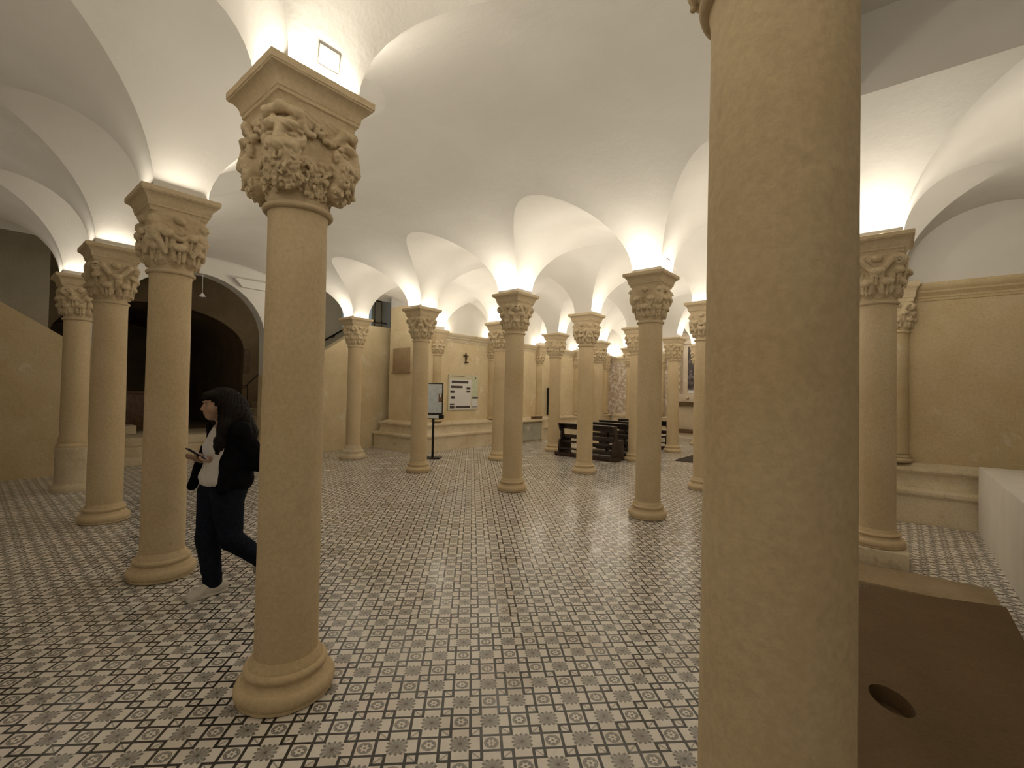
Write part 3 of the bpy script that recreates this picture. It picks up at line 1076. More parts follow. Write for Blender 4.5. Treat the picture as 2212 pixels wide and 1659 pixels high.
RA = ROT + pi / 2          # local x = +a
LABW = ['half column on the left wall between the information stand and the white wall panel',
        'half column on the left wall just right of the white wall panel',
        'half column on the left wall above the marble side altar',
        'half column on the left wall seen between the middle column and the pew column',
        'half column in the far left corner beside the speckled fresco wall']
for i, b in enumerate((3.02, 3.95, 4.98, 6.0, 7.0)):
    # clear_outer with normal +x keeps the x<0 half, so local -x must face the room
    pilaster(2.97, b, RA, LABW[i], 'cap' if i % 2 else 'capb', (1, 2, 3))
pilaster(1.98, 7.15, ROT, 'half column on the far end wall left of the altar', 'cap', (1, 2, 3))
pilaster(0.02, 7.15, ROT, 'half column on the far end wall at the right of the altar', 'capb', (1, 2, 3))
pilaster(-1.07, 3.05, ROT, 'half column at the wall corner behind the plinth column on the right', 'cap', ())

# ------------------------------------------------------------------ lamps
def area(name, loc, rot, sx, sy, power, color=(1, .87, .70)):
    d = bpy.data.lights.new(name, 'AREA'); d.shape = 'RECTANGLE'; d.size = sx; d.size_y = sy
    d.energy = power; d.color = color
    o = bpy.data.objects.new(name, d); COL.objects.link(o)
    o.location = loc; o.rotation_euler = rot
    return o


LED_W = 6.6
data = {}
for (x, y, a, ln, pw) in LIGHTS:
    key = (ln, pw)
    if key not in data:
        d = bpy.data.lights.new('led_strip', 'AREA'); d.shape = 'RECTANGLE'; d.size = .03; d.size_y = ln
        d.energy = LED_W * pw; d.color = (1, .92, .785)
        data[key] = d
    o = bpy.data.objects.new('led_strip', data[key]); COL.objects.link(o)
    o.location = (x, y, 3.175)
    # light points up (+z), rolled a little towards the springing
    o.rotation_euler = (Matrix.Rotation(a, 4, 'Z') @ Matrix.Rotation(pi + radians(38), 4, 'Y')).to_euler()

# small access panels let into the plaster just above some capitals
def access_panel(a, b, side, t, w, h, label, z=3.235):
    """side as for the lamps; t is the shift along the face"""
    x, y = W(a, b).xy
    an = ROT + side * pi / 2
    r = thing('access_panel', label, 'panel', (x + cos(an) * .1905, y + sin(an) * .1905, z), an, 'small panels in the plaster above the capitals')
    r.rotation_euler = (0, radians(8.5), an)      # leans with the springing
    mb = MB().box((-.003, t, h / 2), (.016, w, h))
    o = link('cover', mb.mesh('cover'), M['plaster'], r)
    mb = MB()
    mb.box((.004, t, h), (.006, w + .008, .004)); mb.box((.004, t - w / 2, h / 2), (.006, .004, h)); mb.box((.004, t + w / 2, h / 2), (.006, .004, h)); mb.box((.004, t, 0), (.006, w + .008, .004))
    link('gap', mb.mesh('gap'), M['gap'], r)  # dark strips stand in for the shadow in the panel's groove


M['gap'] = plain('gap_shade', (.16, .14, .11), .9)
access_panel(0, 0, 3, .01, .115, .10, 'small panel in the plaster just above the mask capital')
access_panel(0, 2, 2, .06, .10, .085, 'left panel in the plaster above the eagle capital, facing the nave')
access_panel(0, 2, 2, -.075, .115, .075, 'right panel in the plaster above the eagle capital, facing the nave', 3.25)
access_panel(0, 2, 3, .0, .10, .085, 'panel in the plaster round the corner above the eagle capital')
access_panel(3, 2, 3, .02, .10, .07, 'panel in the plaster above the capital of the rough-footed column', 3.27)
access_panel(2, 2, 2, -.05, .08, .07, 'panel in the plaster above the column beside the information stand', 3.27)
access_panel(1, 3, 3, .0, .08, .07, 'panel in the plaster above the column in front of the nearest pew', 3.27)

# ------------------------------------------------------------------ helper: world-space pieces under an Empty
def put(name, V, F, m, parent, smooth=False, sharp=None, bevel=0.0, label=None):
    base = parent
    while base.parent is not None: base = base.parent
    inv = Matrix.Rotation(-base.rotation_euler.z, 4, 'Z') @ Matrix.Translation(-base.location)
    mb = MB().add([inv @ Vector(v) for v in V], F)
    me = mb.mesh(name, smooth, sharp, 0)
    fix_normals(me)
    if bevel > 0:
        k = MB(); k.V = [tuple(v.co) for v in me.vertices]; k.F = [tuple(p.vertices) for p in me.polygons]
        me = k.mesh(name, bevel=bevel)
    o = link(name, me, m, parent)
    if label: o['label'] = label
    return o


def boxab(a0, a1, b0, b1, z0, z1):
    return extrude_b([(a0, z0), (a1, z0), (a1, z1), (a0, z1)], b0, b1)


def root(name, label, cat, a, b, z=0.0, group=None, rz=0.0, kind=None):
    return thing(name, label, cat, W(a, b, z), rz, group, kind)


# ------------------------------------------------------------------ white block and stone slab at the right
r = root('white_block', 'big plain white block standing against the wall bench at the right edge', 'block', -1.9, 2.0)
put('body', *boxab(-2.5, -1.40, .75, 2.915, 0, .80), M['white_paint'], r, bevel=.012)
# slab with a round drain hole
bm = bmesh.new()
o_pts = [W(-.80, .15), W(-1.335, .15), W(-1.335, 1.62), W(-.80, 1.44)]
hc = W(-1.058, .791); n = 32
ring = [Vector((hc.x + .082 * cos(2 * pi * k / n), hc.y + .082 * cos(2 * pi * k / n) * .35 + .125 * sin(2 * pi * k / n), .10)) for k in range(n)]
low = [Vector((v.x, v.y, .01)) for v in ring]
tv = [bm.verts.new((p.x, p.y, .10)) for p in o_pts]; bv = [bm.verts.new((p.x, p.y, 0)) for p in o_pts]
rv = [bm.verts.new(v) for v in ring]; lv = [bm.verts.new(v) for v in low]
es = [bm.edges.new((tv[i], tv[(i + 1) % 4])) for i in range(4)] + [bm.edges.new((rv[i], rv[(i + 1) % n])) for i in range(n)]
bmesh.ops.triangle_fill(bm, edges=es, use_beauty=True)
for i in range(4): bm.faces.new((tv[i], bv[i], bv[(i + 1) % 4], tv[(i + 1) % 4]))
for i in range(n): bm.faces.new((rv[i], rv[(i + 1) % n], lv[(i + 1) % n], lv[i]))
bm.faces.new(lv)
bmesh.ops.recalc_face_normals(bm, faces=bm.faces)
me = bpy.data.meshes.new('stone_slab'); bm.to_mesh(me); bm.free()
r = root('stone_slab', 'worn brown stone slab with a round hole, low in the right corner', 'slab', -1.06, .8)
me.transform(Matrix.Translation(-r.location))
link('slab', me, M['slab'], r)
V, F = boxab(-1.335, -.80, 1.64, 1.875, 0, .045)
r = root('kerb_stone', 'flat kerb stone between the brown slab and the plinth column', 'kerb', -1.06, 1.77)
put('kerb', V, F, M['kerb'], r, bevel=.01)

# ------------------------------------------------------------------ passage at the left: stairs, rail, cabinet, lamp
r = root('stone_staircase', 'worn stone steps rising in the dark passage behind the woman', 'staircase', 4.1, .85)
for i in range(3):
    put('step', *boxab(3.83 + .10 * i, 4.72, .28, 1.42, .168 * i, .168 * (i + 1)), M['bench'], r, bevel=.012)
for i in range(12):
    put('step', *boxab(3.83, 4.71, 1.425 + .10 * i, 2.62, .50 + .168 * i, .50 + .168 * (i + 1)), M['bench'], r, bevel=.012)
for i in range(12):
    put('step', *boxab(3.83, 4.71, -1.2, .275 - .10 * i, .50 + .168 * i, .50 + .168 * (i + 1)), M['bench'], r, bevel=.012)
wall('floor_landing', [(4.73, .04), (4.73, 1.62), (7.0, 1.62), (7.0, .04)], 0, .504, M['shaded_stone'])
r = root('stone_block', 'pale stone block beside the dark cabinet at the top of the passage steps', 'block', 4.45, .5, .504)
put('block', *boxab(4.36, 4.60, .34, .60, .508, .69), M['bench'], r, bevel=.012)
r = root('dark_cabinet', 'low dark wooden cabinet deep in the passage, between the two left columns', 'cabinet', 5.0, .5, .504)
put('body', *boxab(4.86, 5.15, .22, .78, .53, 1.36), M['old_wood'], r, bevel=.006)
put('top', *boxab(4.84, 5.16, .20, .80, 1.36, 1.41), M['old_wood'], r, bevel=.006)
for k in range(2):
    d = put('door', *boxab(4.852, 4.86, .235 + .27 * k, .495 + .27 * k, .58, 1.32), M['old_wood'], r, bevel=.003)
    mb = MB().lathe([(.001, -.012), (.011, -.006), (.012, .004), (.001, .012)], 10, c=W(4.845, .27 + .44 * k, .95))
    put('knob', mb.V, mb.F, M['brass'], d, True, 60)
put('base', *boxab(4.87, 5.14, .23, .77, .504, .53), M['old_wood'], r)
r = root('dark_niche_panel', 'tall dark brown panel on the wall of the passage, high above the woman', 'panel', 4.70, 1.66, 1.92)
put('panel', *boxab(4.705, 4.722, 1.635, 1.70, 1.92, 2.57), M['old_wood'], r)

p0 = W(4.2, 1.49); top = W(4.2, 1.485, 1.63)
r = thing('stair_handrail', 'thin black handrail with a post and scroll, behind the woman', 'handrail', W(4.2, 1.49, .67))
mb = MB().tube([W(4.2, 1.49, .67), W(4.2, 1.487, 1.2), top], .011, 8)
put('post', mb.V, mb.F, M['iron'], r, True, 50)
mb = MB().tube([W(4.2, 1.47, 1.58), W(4.2, 1.49, 1.64), W(4.2, 1.62, 1.95), W(4.2, 1.9, 2.55), W(4.2, 2.3, 3.3)], .016, 8)
put('rail', mb.V, mb.F, M['iron'], r, True, 60)
sc = [W(4.2, 1.47 - .028 * (1 - cos(t)) * (1 - t / 9), 1.58 - .05 * sin(t) * (1 - t / 9)) for t in [k * .4 for k in range(16)]]
mb = MB().tube(sc, .008, 6)
put('scroll', mb.V, mb.F, M['iron'], r, True, 60)

r = thing('wall_handrail', 'dark handrail on brackets climbing the plaster wall left of the rough-footed column', 'handrail', W(4.64, 2.5, 2.9))
mb = MB().tube([W(4.63, 2.15, 2.40), W(4.63, 2.95, 3.575)], .024, 10)
put('rail', mb.V, mb.F, M['iron'], r, True, 60)
for b in (2.3, 2.70, 2.9):
    z = 2.40 + (b - 2.15) * 1.469
    mb = MB().tube([W(4.63, b, z - .01), W(4.64, b, z - .07), W(4.72, b, z - .08)], .011, 6)
    put('bracket', mb.V, mb.F, M['iron'], r, True, 60)

r = root('iron_grille', 'black iron bars standing above the stair parapet, beside the plaque buttress', 'grille', 3.735, 2.7, 3.29)
for b, z0, z1, w in ((2.60, 3.29, 4.35, .045), (2.70, 3.29, 4.03, .018), (2.795, 3.29, 4.03, .018), (2.50, 3.29, 4.2, .018), (2.40, 3.29, 4.2, .018)):
    mb = MB().box(W(3.735, b, (z0 + z1) / 2), (w, w, z1 - z0))
    put('bar', mb.V, mb.F, M['iron'], r)
for b0, b1, z in ((2.65, 2.87, 3.42), (2.70, 2.795, 4.02)):
    mb = MB().tube([W(3.735, b0, z), W(3.735, b1, z)], .014, 8)
    put('crossbar', mb.V, mb.F, M['iron'], r, True, 60)
for b in (2.70, 2.795):
    mb = MB().lathe([(.001, -.05), (.022, -.03), (.026, 0), (.018, .03), (.001, .06)], 12, c=W(3.735, b, 3.45))
    put('knob', mb.V, mb.F, M['iron'], r, True, 60)

m, nt, b = new_mat('daylit_pane')
b.inputs['Base Color'].default_value = (.5, .56, .6, 1)
b.inputs['Emission Color'].default_value = (.55, .72, .82, 1); b.inputs['Emission Strength'].default_value = .25
M['pane'] = m
V, F = boxab(4.712, 4.722, 2.86, 3.30, 3.5, 4.6)
w1 = struct('window_1', fix_normals(mesh_from('window', V, F, False)), M['pane'])

r = root('pendant_lamp', 'small white bell-shaped lamp hanging under the dark arch', 'lamp', 3.735, .91, 3.43)
mb = MB().tube([W(3.735, .91, 3.88), W(3.735, .91, 3.50)], .004, 6)
put('cord', mb.V, mb.F, M['paper'], r)
mb = MB().lathe([(.012, .075), (.016, .06), (.03, .045), (.05, .015), (.062, 0), (.058, -.004), (.046, .012), (.014, .045), (.004, .05)], 24, c=W(3.735, .91, 3.43))
put('shade', mb.V, mb.F, M['paper'], r, True, 60)
mb = MB().lathe([(.001, -.02), (.02, -.01), (.026, .008), (.014, .035), (.001, .04)], 16, c=W(3.735, .91, 3.43))
put('bulb', mb.V, mb.F, M['paper'], r, True, 60)
mb = MB().lathe([(.001, .0), (.035, -.002), (.03, -.02), (.001, -.026)], 16, c=W(3.735, .91, 3.885))
put('ceiling_rose', mb.V, mb.F, M['paper'], r, True, 60)

# ------------------------------------------------------------------ plaque, crucifix, panel and stand on the left
r = root('stone_plaque', 'brown stone plaque fixed to the buttress left of the information stand', 'plaque', 3.30, 2.77, 2.02)
put('tablet', *boxab(3.145, 3.448, 2.766, 2.779, 2.03, 2.675), M['plaque'], r, bevel=.006)
put('sill', *boxab(3.135, 3.458, 2.755, 2.779, 2.01, 2.04), M['plaque'], r, bevel=.004)

zc, bc = 2.36, 3.472
r = root('crucifix', 'small bronze crucifix on a little bracket, above the white wall panel', 'crucifix', 2.96, bc, zc)
put('cross_post', *boxab(2.953, 2.964, bc - .006, bc + .006, zc + .02, zc + .275), M['brass'], r)
put('cross_arm', *boxab(2.953, 2.964, bc - .038, bc + .038, zc + .185, zc + .21), M['brass'], r)
mb = MB().lathe([(.055, 0), (.06, .012), (.03, .025), (.018, .04)], 16, c=W(2.945, bc, zc - .005))
put('foot', mb.V, mb.F, M['brass'], r, True, 50)
mb = MB().tube([W(2.948, bc, zc + .07), W(2.946, bc, zc + .13), W(2.947, bc, zc + .185)], [.008, .016, .012], 8)
mb.tube([W(2.948, bc - .03, zc + .205), W(2.947, bc, zc + .18), W(2.948, bc + .03, zc + .205)], .007, 6)
mb.lathe([(.001, -.014), (.013, 0), (.001, .016)], 10, c=W(2.946, bc, zc + .21))
put('figure', mb.V, mb.F, M['brass'], r, True, 60)


def pb(px): return 3.197 + (px - 967.) / (1030.5 - 967) * .497
def pz(py): return 2.02 - (py - 808) / 78. * .985


r = root('wall_panel', 'pale printed panel with dark picture blocks, on the left wall under the crucifix', 'panel', 2.95, 3.45, 1.03)
put('board', *boxab(2.958, 2.9695, pb(967), pb(1030.5), pz(886), pz(808)), plain('panel_cream', (.66, .62, .46), .5, var=.06, scale=8), r)
sheet = put('sheet', *boxab(2.9555, 2.958, pb(969), pb(1015), pz(885), pz(819)), M['paper'], r, label='white sheet')
put('side_sheet', *boxab(2.9555, 2.958, pb(1017), pb(1030), pz(857), pz(811)), M['paper_green'], r, label='pale green strip')
put('side_sheet', *boxab(2.9555, 2.958, pb(1017.5), pb(1030), pz(882), pz(861)), M['paper'], r, label='white strip')
for (x0, x1, y0, y1) in ((973, 1008, 821.5, 827), (971.5, 996, 832.5, 837.5), (970.5, 979, 843, 848.5), (972, 979.5, 856, 861), (970, 979, 871, 874.5), (970, 979.5, 876, 882),
                         (1004.5, 1013, 835.5, 840.5), (1004.5, 1013, 842.5, 847.5), (982, 1013, 876.5, 881.5), (1018, 1030.5, 857, 861), (1018, 1029.5, 878.5, 880)):
    put('picture_block', *boxab(2.9545, 2.9555, pb(x0), pb(x1), pz(y1), pz(y0)), M['ink'], sheet if x0 < 1016 else r)
mb = MB().lathe([(.001, -.025), (.02, -.015), (.012, .0), (.016, .012), (.001, .03)], 10)
put('picture_block', *boxab(2.9545, 2.9555, pb(1022.5), pb(1025.5), pz(817), pz(811.5)), M['print_brown'], r)
put('picture_block', *boxab(2.9575, 2.958, pb(972), pb(1000), pz(812.2), pz(810.8)), M['print_brown'], r)

# information stand
sx, sy = -1.808, 10.76
ry = atan2(sx, -sy) * -1
r = thing('information_stand', 'black floor stand holding a pale blue poster, right of a column', 'stand', (sx, sy, 0), -atan2(-sx, sy) * -1, None)
r.rotation_euler = (0, 0, atan2(-sx, sy) * 1.0 - .25)


def loc(name, mb, m, parent, bevel=0.0, smooth=False, sharp=None, label=None):
    me = mb.mesh(name, smooth, sharp, bevel)
    fix_normals(me)
    o = link(name, me, m, parent)
    if label: o['label'] = label
    return o


loc('base', MB().prism([(-.19, -.13), (.19, -.13), (.19, .13), (-.19, .13)], 0, .025), M['black_metal'], r, .004)
loc('pole', MB().box((0, 0, .53), (.05, .03, 1.01)), M['black_metal'], r, .004)
fr = MB()
for (c, d) in (((-.205, 0, 1.385), (.022, .025, .72)), ((.205, 0, 1.385), (.022, .025, .72)), ((0, 0, 1.734), (.43, .025, .022)), ((0, 0, 1.036), (.43, .025, .022))):
    fr.box(c, d)
loc('frame', fr, M['black_metal'], r)
loc('poster', MB().box((0, -.004, 1.385), (.39, .006, .68)), M['paper_blue'], r, label='pale blue poster')
loc('picture', MB().box((.155, -.0095, 1.40), (.085, .003, .20)), M['print_brown'], r)
loc('picture', MB().box((.16, -.0115, 1.45), (.03, .002, .06)), M['paper'], r)
lb = MB()
for (c, d) in (((0, -.05, .925), (.42, .006, .012)), ((0, -.05, 1.02), (.42, .006, .012)), ((-.205, -.05, .972), (.012, .006, .10)), ((.205, -.05, .972), (.012, .006, .10)), ((0, .01, .972), (.42, .006, .10)), ((-.21, -.02, .972), (.006, .06, .10)), ((.21, -.02, .972), (.006, .06, .10)), ((0, -.02, .923), (.42, .06, .006))):
    lb.box(c, d)
loc('leaflet_box', lb, M['black_metal'], r)
loc('leaflet', MB().box((-.03, -.035, .968), (.32, .012, .075)), M['paper'], r)
loc('bracket', MB().box((.225, -.03, .972), (.05, .09, .09)), M['black_metal'], r, .01)

# ------------------------------------------------------------------ side altar, board on the left wall
r = root('side_altar', 'low marble side altar against the left wall, between middle column and pew', 'altar', 2.83, 4.56)
put('front_panel', *boxab(2.775, 2.79, 4.32, 4.80, .06, .58), M['marble'], r, label='grey-green marble panel')
put('body', *boxab(2.79, 2.955, 4.27, 4.85, 0, .64), M['bench'], r, bevel=.01)
put('post', *boxab(2.77, 2.80, 4.81, 4.85, 0, .63), M['bench'], r, bevel=.004)
put('post', *boxab(2.77, 2.80, 4.27, 4.31, 0, .63), M['bench'], r, bevel=.004)
put('table_slab', *boxab(2.735, 2.955, 4.22, 4.89, .64, .70), M['bench'], r, bevel=.012)
r = root('wooden_box', 'small brown wooden box lying on the marble side altar', 'box', 2.85, 4.77, .70)
put('body', *boxab(2.80, 2.87, 4.69, 4.86, .702, .765), M['old_wood'], r, bevel=.004)
put('lid', *boxab(2.795, 2.875, 4.685, 4.865, .765, .785), M['old_wood'], r, bevel=.003)
r = root('black_board', 'narrow tall black board standing out from the left wall, by the pew-side column', 'board', 2.93, 5.22, .80)
put('board', *boxab(2.875, 2.968, 5.205, 5.235, .80, 1.73), M['black_metal'], r)

# ------------------------------------------------------------------ pews
def make_pew():
    t = thing('wooden_pew', '', 'pew', (0, 0, 0), 0, 'dark pews facing the altar')
    L = 1.48
    # local: x along the pew, y towards the altar; origin at the middle of the kneeler's near edge
    loc('footboard', MB().box((0, .10, .045), (L + .22, .26, .09)), M['wood_red'], t, .008)
    for s in (-1, 1):
        pf = [(-.03, 0), (.54, 0), (.54, .10), (.52, .44), (.30, .47), (.22, .50), (.17, .78), (.06, .80), (-.02, .78), (.02, .66), (.08, .60), (.07, .45), (.0, .40), (-.02, .10)]
        V = [(s * L / 2 - .022 * s, y, z + .09 * (y < .3 and z < .02)) for y, z in pf] + [(s * L / 2 + .022 * s, y, z + .09 * (y < .3 and z < .02)) for y, z in pf]
        n = len(pf)
        F = [tuple(range(n)), tuple(range(2 * n - 1, n - 1, -1))] + [(i, n + i, n + (i + 1) % n, (i + 1) % n) for i in range(n)]
        loc('end_panel', MB().add(V, F), M['wood'], t, .004)
    loc('middle_support', MB().box((0, .13, .44), (.045, .12, .70)), M['wood'], t, .004)
    loc('bookshelf', MB().box((0, .07, .805), (L + .06, .20, .035)), M['wood'], t, .006)
    loc('backrest', MB().box((0, .13, .735), (L - .04, .03, .12)), M['wood'], t, .004)
    loc('back_rail', MB().box((0, .14, .50), (L - .04, .03, .085)), M['wood'], t, .004)
    loc('lower_rail', MB().box((0, .12, .36), (L - .04, .04, .05)), M['wood'], t, .004)
    loc('kneeler', MB().box((0, .02, .20), (L - .05, .15, .035)), M['wood'], t, .006)
    loc('seat', MB().box((0, .37, .45), (L - .04, .30, .035)), M['wood'], t, .006)
    return t


def copy_tree(o, parent=None):
    c = o.copy(); COL.objects.link(c)
    if parent is not None: c.parent = parent
    for ch in list(o.children): copy_tree(ch, c)
    return c


PL = ['nearest dark wooden pew with its kneeler board towards us', 'second dark pew, just behind the nearest one',
      'third dark pew, behind the second', 'farthest dark pew, only its top edge showing']
pew = make_pew()
kids = {}
for i, b in enumerate((3.72, 4.16, 4.62, 5.13)):
    p = pew if i == 0 else copy_tree(pew)
    p.location = W(1.43, b); p.rotation_euler = (0, 0, ROT - pi / 2)
    p['label'] = PL[i]

# ------------------------------------------------------------------ carpet and altar
mb = MB()
r = root('floor_carpet', 'dark carpet corner lying on the tiles beside a column base', 'carpet', .35, 5.2)
put('carpet', *boxab(-.1, .705, 4.30, 6.2, .001, .014), M['carpet'], r)
V, F = boxab(-.3, 2.2, 6.30, 6.86, 0, .12)
struct('floor_altar_step', fix_normals(mesh_from('altar_step', V, F, False)), plain('pale_floor_slab', (.55, .49, .40), .5, var=.08, scale=5))

ac = 1.0
r = root('altar', 'white carved altar with dark painting and twisted columns, at the far end', 'altar', ac, 7.0)
put('base', *boxab(ac - .72, ac + .72, 6.86, 7.14, 0, .20), M['altar_stone'], r, bevel=.01)
put('plinth_moulding', *boxab(ac - .74, ac + .74, 6.84, 7.14, .20, .33), M['old_wood'], r, bevel=.01, label='brown plinth moulding')
put('front', *boxab(ac - .70, ac + .70, 6.90, 7.14, .33, 1.19), plain('altar_front', (.62, .52, .38), .7, var=.06, scale=4), r, bevel=.006)
put('table_moulding', *boxab(ac - .74, ac + .74, 6.84, 7.14, 1.19, 1.32), M['slab'], r, bevel=.012, label='brown table moulding')
put('predella', *boxab(ac - .72, ac + .72, 6.97, 7.14, 1.32, 1.62), M['altar_stone'], r, bevel=.02)
for k in range(9):
    mb = MB().lathe([(.001, -.06), (.05, -.03), (.06, 0), (.045, .04), (.001, .07)], 10, c=W(ac - .64 + .16 * k, 6.955, 1.47))
    put('carved_boss', mb.V, mb.F, M['altar_stone'], r, True, 60)
put('retable', *boxab(ac - .72, ac + .72, 7.06, 7.14, 1.62, 3.9), M['altar_stone'], r)
fb = MB()
for (a0, a1, z0, z1) in ((.50, .575, 1.66, 3.50), (-.575, -.50, 1.66, 3.50), (-.575, .575, 3.44, 3.56), (-.575, .575, 1.62, 1.70)):
    fb.add(*boxab(ac + a0, ac + a1, 7.015, 7.06, z0, z1))
put('frame', fb.V, fb.F, M['altar_stone'], r, bevel=.01)
m, nt, b = new_mat('dark_oil_painting')
co = coord(nt)
f1 = noise(nt, co, 3.2, 5, .6, .6)
c1 = ramp(nt, f1, [(.35, (.012, .010, .010)), (.5, (.05, .035, .03)), (.58, (.20, .17, .18)), (.64, (.04, .03, .03)), (.78, (.25, .16, .11))])
nt.links.new(c1, b.inputs['Base Color']); b.inputs['Roughness'].default_value = .4
M['painting'] = m
put('painting', *boxab(ac - .50, ac + .50, 7.04, 7.06, 1.70, 3.44), m, r, label='dark oil painting')
put('altar_card', *boxab(ac + .36, ac + .49, 7.0, 7.005, 1.64, 1.76), M['paper'], r, label='small white card')
for s in (-1, 1):
    cx, cy = W(ac + .645 * s, 7.0).xy
    V = []; F = []
    nn, mm = 20, 60
    for i in range(mm + 1):
        z = 1.62 + (3.2 - 1.62) * i / mm
        a = i / mm * 2 * pi * 6
        R = .070 * (1 - .12 * i / mm)
        for k in range(nn):
            t = 2 * pi * k / nn
            V.append((cx + .035 * cos(a) + R * cos(t), cy + .035 * sin(a) + R * sin(t), z))
    for i in range(mm):
        for k in range(nn):
            F.append((i * nn + k, i * nn + (k + 1) % nn, (i + 1) * nn + (k + 1) % nn, (i + 1) * nn + k))
    put('twisted_column', V, F, M['altar_stone'], r, True, 70)
    mb = MB().lathe([(.07, 3.18), (.085, 3.22), (.075, 3.25), (.10, 3.34), (.13, 3.42), (.135, 3.46), (.001, 3.46)], 16, .03, 3, c=(cx, cy, 0))
    put('column_capital', mb.V, mb.F, M['altar_stone'], r, True, 50)
put('entablature', *boxab(ac - .74, ac + .74, 6.93, 7.10, 3.46, 3.62), M['altar_stone'], r, bevel=.02)
mb = MB().add(*extrude_b([(ac - .72, 3.62), (ac + .72, 3.62), (ac + .55, 3.78), (ac + .2, 3.85), (ac - .2, 3.85), (ac - .55, 3.78)], 6.98, 7.10))
put('pediment', mb.V, mb.F, M['altar_stone'], r)

# ------------------------------------------------------------------ the woman (x forward, y to her left)
def px_person():
    t = thing('person', 'woman with long dark hair, black jacket and jeans, walking left while looking at her phone', 'person',
              (-2.21, 3.53, 0), atan2(-.80, -.60), None)
    sk = plain('skin', (.40, .25, .17), .5, var=.06, scale=30)
    hair = plain('dark_brown_hair', (.010, .006, .0045), .6, var=.6, scale=60, spec=.15)
    jacket = plain('black_jacket', (.0045, .0045, .0065), .9, var=.3, scale=30, spec=.1)
    shirt = plain('white_t_shirt', (.68, .65, .62), .85, var=.04, scale=10)
    jeans = plain('dark_blue_jeans', (.010, .0135, .023), .9, var=.35, scale=40, spec=.1)
    shoe = plain('white_trainer', (.66, .62, .56), .6, var=.05, scale=20)

    hipR, hipL = (.0, -.085, .78), (-.03, .085, .78)
    knR, knL = (.040, -.07, .43), (-.055, .09, .44)
    anR, anL = (.000, -.06, .085), (-.30, .10, .21)
    shR, shL = (-.045, -.165, 1.255), (-.065, .165, 1.255)
    elR, elL = (-.05, -.215, 1.01), (-.20, .210, 1.01)
    wrR, wrL = (.095, -.085, 1.035), (.005, .085, 1.015)

    # body: one continuous surface
    G = Grid((-.45, -.32, -.01), (.30, .32, 1.60), .0062)
    hd = (.030, 0, 1.452)
    G.ell((.015, 0, 1.475), (.092, .074, .092), .01)                 # cranium
    G.ell((.050, 0, 1.420), (.066, .058, .085), .03)                 # face
    G.ell((.078, 0, 1.362), (.028, .030, .022), .02)                 # chin
    G.cap((.112, 0, 1.455), (.128, 0, 1.418), .009, .013, .010)      # nose
    G.ell((.121, 0, 1.412), (.011, .017, .008), .006)
    for s in (-1, 1):
        G.ell((.108, s * .032, 1.452), (.016, .018, .012), .008, 's')
        G.ell((.100, s * .032, 1.451), (.011, .013, .009), .003)
        G.ell((.108, s * .030, 1.470), (.014, .022, .006), .008)      # brow
        G.ell((.080, s * .045, 1.418), (.026, .020, .024), .02)       # cheek
        G.ell((.008, s * .076, 1.440), (.022, .010, .032), .008)      # ear
    G.ell((.110, 0, 1.391), (.012, .024, .006), .006)                # lips
    G.ell((.109, 0, 1.381), (.012, .020, .007), .005)
    G.ell((.122, 0, 1.3865), (.014, .022, .0022), .002, 's')
    G.cap((-.005, 0, 1.40), (-.030, 0, 1.27), .050, .055, .03)       # neck
    G.ell((-.05, 0, 1.17), (.10, .165, .13), .05)
    G.ell((-.035, 0, 1.00), (.095, .135, .13), .05)
    G.ell((-.025, 0, .86), (.11, .155, .12), .05)
    for s, sh, el, wr in ((-1, shR, elR, wrR), (1, shL, elL, wrL)):
        G.ell(sh, (.055, .06, .06), .04)
        G.cap(sh, el, .046, .038, .02)
        G.cap(el, wr, .037, .026, .015)
    for hp, kn, an in ((hipR, knR, anR), (hipL, knL, anL)):
        G.cap(hp, kn, .082, .056, .04)
        G.cap(kn, an, .054, .036, .02)
    # feet inside the shoes
    G.cap(anR, (.105, -.055, .040), .035, .028, .02)
    G.cap(anL, (-.285, .10, .075), .034, .028, .02)
    # hands: palm, five bent fingers each, closing round the phone
    def hand(w, palm, along, side, up, thumb_s):
        w = Vector(w); palm = Vector(palm); al = Vector(along).normalized(); sd = Vector(side).normalized(); u = Vector(up).normalized()
        G.cap(w, palm, .025, .026, .012)
        G.cap(palm + sd * .022, palm - sd * .022 + al * .005, .019, .019, .012)
        base = palm + al * .026
        for i, (off, ln) in enumerate(((.030, .060), (.010, .068), (-.010, .064), (-.029, .050))):
            p0 = base + sd * off
            p1 = p0 + al * ln * .48 - u * .004
            p2 = p1 + al * ln * .34 + u * .010
            p3 = p2 + al * ln * .14 + u * .014
            G.cap(p0 - al * .018, p1, .0098, .0090, .004)
            G.cap(p1, p2, .0090, .0084, .003)
            G.cap(p2, p3, .0084, .0074, .003)
        q0 = palm + sd * .026 * thumb_s - al * .010
        q1 = q0 + sd * .022 * thumb_s + al * .020 + u * .020
        q2 = q1 + al * .026 + u * .010 - sd * .010 * thumb_s
        G.cap(q0, q1, .0125, .0105, .006); G.cap(q1, q2, .0105, .0085, .003)
    hand(wrL, (.065, .040, 1.032), (.80, -.55, .22), (.45, .85, .1), (-.25, .05, .95), 1)
    hand(wrR, (.130, -.070, 1.048), (.75, .60, .22), (.55, -.80, .0), (-.25, -.05, .95), -1)
    o = link('body', G.mesh('body'), sk, t)

    # jeans
    G = Grid((-.46, -.24, .03), (.20, .24, .99), .0066)
    G.ell((-.03, 0, .875), (.135, .178, .115), .04)
    G.ell((-.07, 0, .80), (.12, .165, .11), .05)
